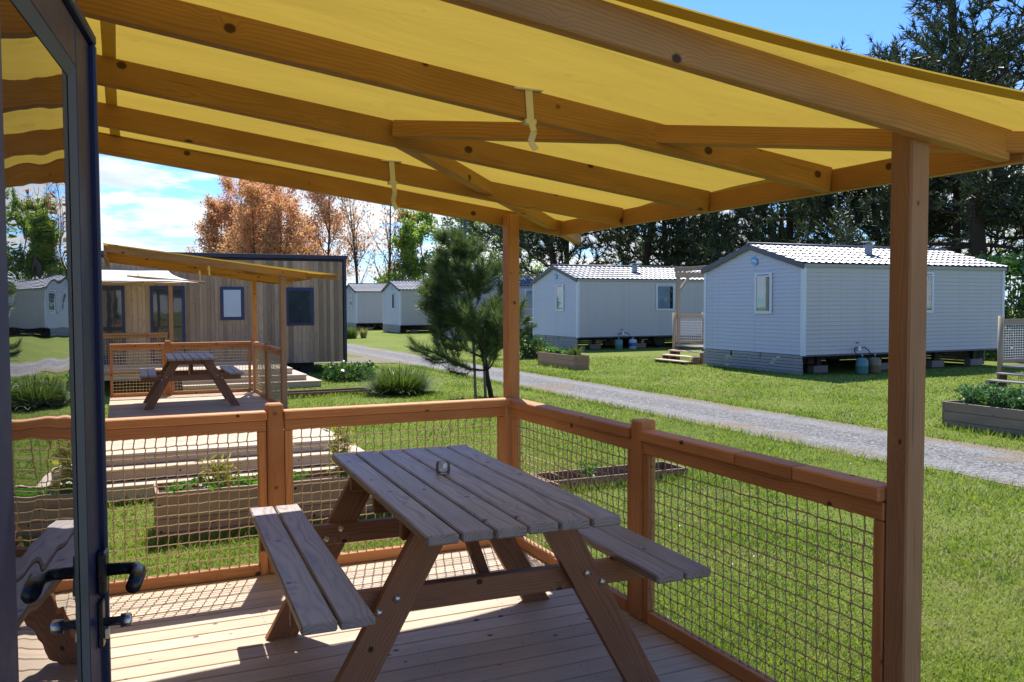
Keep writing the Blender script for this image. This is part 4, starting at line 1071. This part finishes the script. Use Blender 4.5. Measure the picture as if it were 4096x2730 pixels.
young_pine('young long-needled pine tied to two stakes on the lawn beyond the near deck', 6.95, 16.25, 3.45, 7, 74, .15, .38, 40, .23)
young_pine('small pine sapling right of the far corner post', 13.0, 27.3, 2.1, 8, 22, .12, .30, 30, .2)
for (x, y, lab) in ((6.66, 16.4, 'left timber stake beside the young pine trunk'), (6.83, 16.28, 'right timber stake close to the young pine trunk')):
    s = tube_obj('tree_stake', [(x, y, zg(x)-.1), (x-.05, y+.02, zg(x)+1.45)], [.032, .030], W_GREY, None, None, 8); tag(s, lab, 'stake', 'stakes of the young pine')
def strap_plant(name, label, x, y, h, n, seed, mat=L_BLADE, width=.016, spread=.75, group=None, rad_=.12, z=None, parent=None):
    rg = np.random.default_rng(seed); z = zg(x) if z is None else z
    t = thing(name, label, 'plant', (x, y, z), 0, group); ns = 4
    a = rg.uniform(0, 2*np.pi, n); el = rg.uniform(.15, 1., n)**.7*spread; L = h*rg.uniform(.6, 1.25, n)
    base = np.stack([np.cos(a)*rad_*rg.random(n), np.sin(a)*rad_*rg.random(n), np.zeros(n)], -1)
    d = np.stack([np.cos(a)*np.sin(el), np.sin(a)*np.sin(el), np.cos(el)], -1); side = np.stack([-np.sin(a), np.cos(a), np.zeros(n)], -1)
    pts = []
    p = base.copy(); dd = d.copy()
    for i in range(ns+1):
        pts.append(p.copy()); p = p+dd*(L/ns)[:, None]; dd[:, 2] -= .16*el*1.2; dd /= np.linalg.norm(dd, axis=1, keepdims=True)
    V = []; wd = [1, 1.1, .9, .6, .05]
    for i in range(ns+1): V += [pts[i]-side*width*wd[i]*.5, pts[i]+side*width*wd[i]*.5]
    V = np.stack(V, 1).reshape(-1, 3); F = []
    b = np.arange(n)*(2*(ns+1))
    for i in range(ns): F.append(np.stack([b+2*i, b+2*i+1, b+2*i+3, b+2*i+2], -1))
    link('leaves', mesh_np('leaves', V, np.concatenate(F), mat), mat, W(t), t); return t
strap_plant('spiky_shrub', 'rounded spiky strap leaved shrub left of the young pine', 5.66, 18.45, .62, 2600, 3, rad_=.50, spread=1.15, width=.015)
strap_plant('grass_tuft', 'green tuft beside the road near the end of the long timber cabin', 11.96, 48.2, .72, 260, 4, L_BLADE, .03, .6, 'tufts by the far homes', .3)
strap_plant('grass_tuft', 'dry tuft beside the farthest home', 12.7, 48.3, .55, 200, 5, L_DRY, .03, .4, 'tufts by the far homes', .16)
strap_plant('strap_plant', 'strap leaved plant left of the planter by the second home', 13.3, 26.4, .55, 160, 6, L_BLADE, .03, .7, None, .25)
leafy_mass('low_shrub', 'low leafy shrub at the foot of the long timber cabin', 'shrub', (4.95, 21.9, -.44), (6.1, 22.9, -.06), 900, .12, L_HEDGE, 9)
leafy_mass('low_shrub', 'small round bush at the foot of the pine sapling', 'shrub', (12.7, 26.6, -.32), (13.6, 27.5, .35), 900, .10, L_HEDGE, 10)

# ------------------------------------------------------------------ planters and raised beds
def planter(name, label, lo, hi, rows, mat, group, soil=.06):
    x0, y0 = lo; x1, y1 = hi[:2]; h = hi[2]; z = min(zg(x0), zg(x1))-.03
    t = thing(name, label, 'planter', ((x0+x1)/2, (y0+y1)/2, z), 0, group); hb = (h+.03)/rows
    for k in range(rows):
        a, b = z+k*hb+.002, z+(k+1)*hb-.002; j = .003*((k*7) % 3-1)
        block('plank', (x0-j, y0, a), (x1+j, y0+.03, b), mat, t, .003); block('plank', (x0-j, y1-.03, a), (x1+j, y1, b), mat, t, .003)
        block('plank', (x0, y0+.031, a+.001), (x0+.03, y1-.031, b-.001), mat, t, .003); block('plank', (x1-.03, y0+.031, a+.001), (x1, y1-.031, b-.001), mat, t, .003)
    block('soil', (x0+.031, y0+.031, z+.02), (x1-.031, y1-.031, z+h+.03-soil), SOIL, t, .01)
    return t, z+h+.03-soil
def leaf_plant(name, label, x, y, z, r, h, n, size, mat, seed, group=None, stems=6, asp=.6):
    rg = np.random.default_rng(seed); t = thing(name, label, 'plant', (x, y, z), 0, group)
    S = [(0, 0, 0, *(rg.uniform(-1, 1, 2)*r*.8), h*rg.uniform(.6, 1.), .004, .002) for _ in range(stems)]
    V, F = tubes(S, 4); link('stem', mesh_np('stem', V, F, BARKP), BARKP, W(t), t)
    f = rg.random((n, 1))**.7; q = rg.integers(0, stems, n); E_ = np.array([s[3:6] for s in S])[q]
    P = E_*f+rg.normal(0, r*.28, (n, 3))*np.array([1, 1, .35]); P[:, 2] = np.abs(P[:, 2])
    V, F = leaf_quads(rg, P, size, asp, .004, 1); crown_part(t, V, F, mat, 'leaves'); return t
PG = 'timber planters on the lawn'
pl, zs = planter('planter_box', 'long timber planter with yellow bamboo right behind the near railing', (.25, 7.93), (2.40, 8.42, .44), 4, W_PLANT, PG)
for i, (x, y, h) in enumerate(((.80, 8.18, .30), (1.30, 8.2, .62), (1.92, 8.2, .60))):
    leaf_plant('bamboo_plant', ('short yellow bamboo plant at the left of the long planter', 'tall yellow bamboo plant in the middle of the long planter', 'tall yellow bamboo plant at the right of the long planter')[i], x, y, zs, .16, h, 190+int(h*300), .10, L_BAMBOO, 40+i, 'bamboo in the long planter', 9, .17)
for i, (x, y, r) in enumerate(((.42, 8.12, .16), (.72, 8.1, .17), (1.05, 8.14, .16), (1.45, 8.15, .15), (2.05, 8.13, .16), (2.28, 8.15, .12))):
    leaf_plant('ground_plant', ('leafy green plant at the left end of the long planter', 'leafy green plant left of the short bamboo', 'leafy green plant right of the short bamboo', 'leafy green plant at the foot of the middle bamboo', 'leafy green plant at the foot of the right bamboo', 'leafy green plant at the right end of the long planter')[i], x, y, zs, r, .10, 130, .062, L_STRAW, 60+i, 'green plants in the long planter', 10)
pl, zs = planter('planter_box', 'timber planter with low green plants in front of the second home', (11.83, 21.65), (12.33, 24.0, .42), 3, W_PLANT, PG)
for i, yy in enumerate((22.0, 22.55, 23.1, 23.6)):
    if i == 0: strap_plant('strap_plant', 'spiky green plant at the near end of the planter by the second home', 12.08, yy, .36, 120, 71, L_BLADE, .02, .7, None, .12, zs)
    else: leaf_plant('leafy_plant', ('', 'second plant from the near end of the planter by the second home', 'third plant from the near end of the planter by the second home', 'plant at the far end of the planter by the second home')[i], 12.08, yy, zs, .2, .22, 200, .07, L_STRAW if i % 2 else L_MINT, 72+i, 'plants in the planter by the second home', 10)
pl, zs = planter('planter_box', 'grey timber planter full of mint at the right edge', (11.36, 6.5), (11.88, 9.14, .40), 3, W_MINT, PG)
for i in range(7):
    leaf_plant('mint_plant', ('mint clump at the left end of the grey planter', 'second mint clump from the left in the grey planter', 'third mint clump from the left in the grey planter', 'fourth mint clump from the left in the grey planter', 'fifth mint clump from the left in the grey planter', 'sixth mint clump from the left in the grey planter', 'last mint clump of the grey planter, cut by the picture edge')[i], 11.62, 8.86-.28*i, zs, .24, .36, 420, .062, L_MINT, 80+i, 'mint in the grey planter', 16)
pl, zs = planter('raised_bed', 'low empty timber bed frame on the lawn beyond the near railing', (4.06, 8.02), (5.86, 8.50, .13), 1, W_BED, 'low timber bed frames', .10)
leaf_plant('leafy_plant', 'small weed growing in the low bed beyond the near railing', 4.72, 8.28, zs, .12, .2, 90, .05, L_STRAW, 91)
pl, zs = planter('raised_bed', 'low timber bed frame left of the spiky shrub', (2.9, 18.78), (5.12, 19.33, .13), 1, W_BED, 'low timber bed frames', .07)

# ------------------------------------------------------------------ gas bottles, porches, pole
def gas_bottle(label, x, y, mat, h=.42, r=.155, cap=True):
    z = zg(x); t = thing('gas_bottle', label, 'gas bottle', (x, y, z), 0, 'gas bottles under the homes')
    lathe('body', [(r*.85, 0), (r*.9, .03), (r, .06), (r, h*.5), (r*1.01, h*.505), (r*1.01, h*.52), (r, h*.525), (r, h*.78), (r*.93, h*.88), (r*.72, h*.96), (r*.3, h), (.03, h+.005)], mat, T(x, y, z), t, 24)
    lathe('valve', [(.022, 0), (.022, .05), (.03, .055), (.03, .075), (.012, .08), (0, .08)], CHROME, T(x, y, z+h), t, 12)
    return t
gas_bottle('green gas bottle below the front wall of the nearest home', 17.43, 16.42, CYLG); gas_bottle('tan gas bottle beside the green one at the nearest home', 17.90, 16.44, CYLT)
gas_bottle('green gas bottle below the second nearest home', 18.30, 29.72, CYLG)
gw = gas_bottle('white and blue gas bottle below the second nearest home', 18.98, 29.76, CYLW)
lathe('label_band', [(.157, .12), (.1575, .121), (.1575, .27), (.157, .271)], CYLB, T(18.98, 29.76, zg(18.98)), gw, 24)
for (x, y, lab) in ((17.55, 16.66, 'white gas regulator with black hoses on the nearest home'), (18.62, 29.96, 'white gas regulator with black hoses on the second home')):
    z = zg(x); t = thing('gas_regulator', lab, 'regulator', (x, y, z+.55), 0, 'gas regulators')
    block('body', (x-.05, y-.06, z+.58), (x+.05, y, z+.70), BADGEW, t, .012); block('sticker', (x-.09, y-.012, z+.78), (x+.02, y-.002, z+.81), REDP, t, .002)
    for s in (-1, 1):
        pts = [(x+s*.05, y-.04, z+.66), (x+s*.16, y-.05, z+.68), (x+s*.25, y-.10, z+.60), (x+s*.24, y-.17, z+.52), (x+s*.14 if s < 0 else x+.33, y-.22, z+.48)]
        tube_obj('hose', pts, .013, HOSE, t, None, 6)
NETW = plain('white_net_cord', (.62, .62, .60), .8, var=.1, vscale=100.)
def porch(label, x, y, w_, pergola):
    """small raised porch; its front left corner post stands at x, y; steps go down towards -x"""
    z = zg(x)+.50; t = thing('porch', label, 'porch', (x, y, zg(x)), 0, 'porches between the homes')
    n = 0; xx = x-.02
    while xx < x+2.6: block('board', (xx, y-w_, z-.03), (xx+.135, y+.04, z), W_GREY, t, .003, 1); xx += .14
    for i in (1, 2, 3):
        zt = z-.135*i
        block('step_tread', (x-.28*i-.03, y-w_+.1, zt-.035), (x-.28*(i-1)-.03+.02, y-.12, zt), W_DECK if pergola else W_GREY, t); 
        for yy in (y-w_+.12, y-.2): block('step_support', (x-.28*i, yy, z-.55), (x-.28*(i-1)-.04, yy+.05, zt-.036), W_BED, t)
    tube_obj('post', [(x, y, z-.55), (x, y, z+1.05)], .052, W_PORCH, t, None, 12); tube_obj('post', [(x+1.15, y, z-.55), (x+1.15, y, z+1.05)], .052, W_PORCH, t, None, 12)
    block('top_rail', (x+.052, y-.02, z+.86), (x+2.3, y+.02, z+.98), W_PORCH, t); block('bottom_rail', (x+.052, y-.02, z+.05), (x+2.3, y+.02, z+.13), W_PORCH, t)
    me = net_mesh(2.2, .72, 44, NETW, .075, .052, .0065); link('net', me, NETW, frame_M((x+.06, y-.03, z+.135), (1, 0, 0)), t)
    for xx in (x+.2, x+2.4): block('leg', (xx, y-w_+.1, z-.55), (xx+.08, y-w_+.18, z-.031), W_GREY, t)
    if pergola:
        block('pergola_post', (x+.1, y-.06, z-.5), (x+.2, y+.04, z+2.18), W_PORCH, t); block('pergola_beam', (x+.05, y-.05, z+2.182), (x+2.4, y+.03, z+2.36), W_PORCH, t)
        beam('knee_brace', (x+.17, y-.01, z+1.72), (x+.55, y-.01, z+2.18), .06, .08, W_PORCH, t); block('pergola_beam', (x+.06, y-w_, z+2.365), (x+.14, y+.1, z+2.50), W_PORCH, t)
    return t
porch('weathered porch with pergola and steps between the two nearest homes', 16.30, 23.1, 1.9, True)
porch('weathered porch with white net and steps at the right edge', 16.95, 12.25, 2.2, False)
t = thing('lamp_pole', 'slim dark green pole rising behind the young pine', 'pole', (13.9, 35.4, zg(13.9)))
tube_obj('shaft', [(13.9, 35.4, zg(13.9)), (13.9, 35.4, 4.0), (13.9, 35.4, 9.2)], [.10, .085, .055], POLEG, t, None, 12)
lathe('lamp_head', [(.05, 0), (.26, .05), (.3, .10), (.12, .25), (0, .28)], POLEG, T(13.9, 35.4, 9.2), t, 16)

# ------------------------------------------------------------------ lawn blades near the camera
def blades():
    rg = np.random.default_rng(12); N_ = 420000
    r = 3.8*np.exp(rg.random(N_)*math.log(30/3.8)); a = rad(24)+rg.random(N_)*rad(74)
    x = r*np.cos(a); y = r*np.sin(a)
    ok = ~((x < 2.46) & (y < 5.2)) & ~((x < 2.95) & (y > 9.85) & (y < 16.9)) & ~((x > 8.42) & (x < 10.42)) & ~((x > -1) & (x < 4.55) & (y > 20.95) & (y < 25.5)) & ~((x > 15.7) & (y > 16.7) & (y < 20.8))
    for (x0, y0, x1, y1) in ((.25, 7.93, 2.4, 8.42), (11.83, 21.65, 12.33, 24.), (11.36, 6.5, 11.88, 9.14), (4.06, 8.02, 5.86, 8.5), (2.9, 18.78, 5.12, 19.33)): ok &= ~((x > x0) & (x < x1) & (y > y0) & (y < y1))
    # thin out in worn patches
    pn = np.sin(x*1.7+np.sin(y*1.1)*1.5)*np.cos(y*1.3+np.sin(x*.8)); ok &= (rg.random(N_) < .80+.25*pn)
    x, y, r = x[ok], y[ok], r[ok]; n = len(x)
    z = -.5+.0145*np.clip(x, 0, 16)+.012*np.sin(x*.9+1.3*np.sin(y*.5))*np.cos(y*.7+.4*x)-.004
    h = rg.uniform(.022, .050, n)*(1+.35*np.sin(x*2.3)*np.sin(y*1.9)); wd = .0026*r**.80*rg.uniform(.7, 1.3, n)
    b = rg.uniform(0, 2*np.pi, n); l = rg.uniform(0, 2*np.pi, n); ln = h*rg.uniform(.2, 1.3, n)
    P = np.stack([x, y, z], -1); s = np.stack([np.cos(b), np.sin(b), 0*b], -1)*(wd/2)[:, None]
    tip = P+np.stack([np.cos(l)*ln, np.sin(l)*ln, h], -1)
    V = np.stack([P-s, P+s, tip], 1).reshape(-1, 3)
    o = link('lawn_grass', mesh_np('lawn_grass', V, np.arange(n*3).reshape(-1, 3), L_GRASS), L_GRASS)
    tag(o, 'short mown grass blades of the lawn', 'grass', kind='stuff')
    # taller unmown fringe round posts, planters and the track edge
    E_ = []
    def edge(x0, y0, x1, y1, m, w_=.06):
        t = rg.random(m); E_.append(np.stack([x0+(x1-x0)*t+rg.normal(0, w_, m), y0+(y1-y0)*t+rg.normal(0, w_, m)], -1))
    edge(.2, 7.88, 2.4, 7.88, 1600); edge(.22, 7.9, .22, 8.4, 300); edge(4.0, 7.98, 5.9, 7.98, 900, .05); edge(11.3, 6.6, 11.3, 9.2, 900); edge(2.9, 18.72, 5.1, 18.72, 600)
    edge(8.38, 4., 8.38, 26., 2600, .07); edge(10.46, 5., 10.46, 30., 2200, .07); edge(11.8, 21.6, 11.8, 24., 300); edge(15.6, 16.7, 15.6, 20.8, 500); edge(2.46, -1, 2.46, 5.2, 900, .08); edge(-.2, 9.75, 2.9, 9.75, 900)
    P = np.concatenate(E_); n = len(P); z = np.array([zg(q) for q in P[:, 0]])-.004
    h = rg.uniform(.04, .12, n); b = rg.uniform(0, 6.28, n); l = rg.uniform(0, 6.28, n); ln = h*rg.uniform(.2, .9, n)
    r = np.hypot(P[:, 0], P[:, 1]); wd = .0022*r**.8
    P = np.c_[P, z]; s = np.stack([np.cos(b), np.sin(b), 0*b], -1)*(wd/2)[:, None]; tip = P+np.stack([np.cos(l)*ln, np.sin(l)*ln, h], -1)
    o = link('long_grass', mesh_np('long_grass', np.stack([P-s, P+s, tip], 1).reshape(-1, 3), np.arange(n*3).reshape(-1, 3), L_GRASS), L_GRASS); tag(o, 'longer unmown grass along planters, decks and the track', 'grass', kind='stuff')
    # white clover heads
    n = 150; a = rad(26)+rg.random(n)*rad(62); r = rg.uniform(5, 19, n); x = r*np.cos(a); y = r*np.sin(a)
    ok = (x > 2.7) & ~((x > 8.3) & (x < 10.5)); x, y = x[ok], y[ok]
    C_ = np.stack([x, y, -.5+.0145*np.clip(x, 0, 16)+.035], -1); V, F = leaf_quads(rg, C_, .015, 1., .05, 3)
    o = link('clover_heads', mesh_np('clover_heads', V, F, BADGEW), BADGEW); tag(o, 'small white clover heads scattered in the lawn', 'flowers', kind='stuff')
blades()
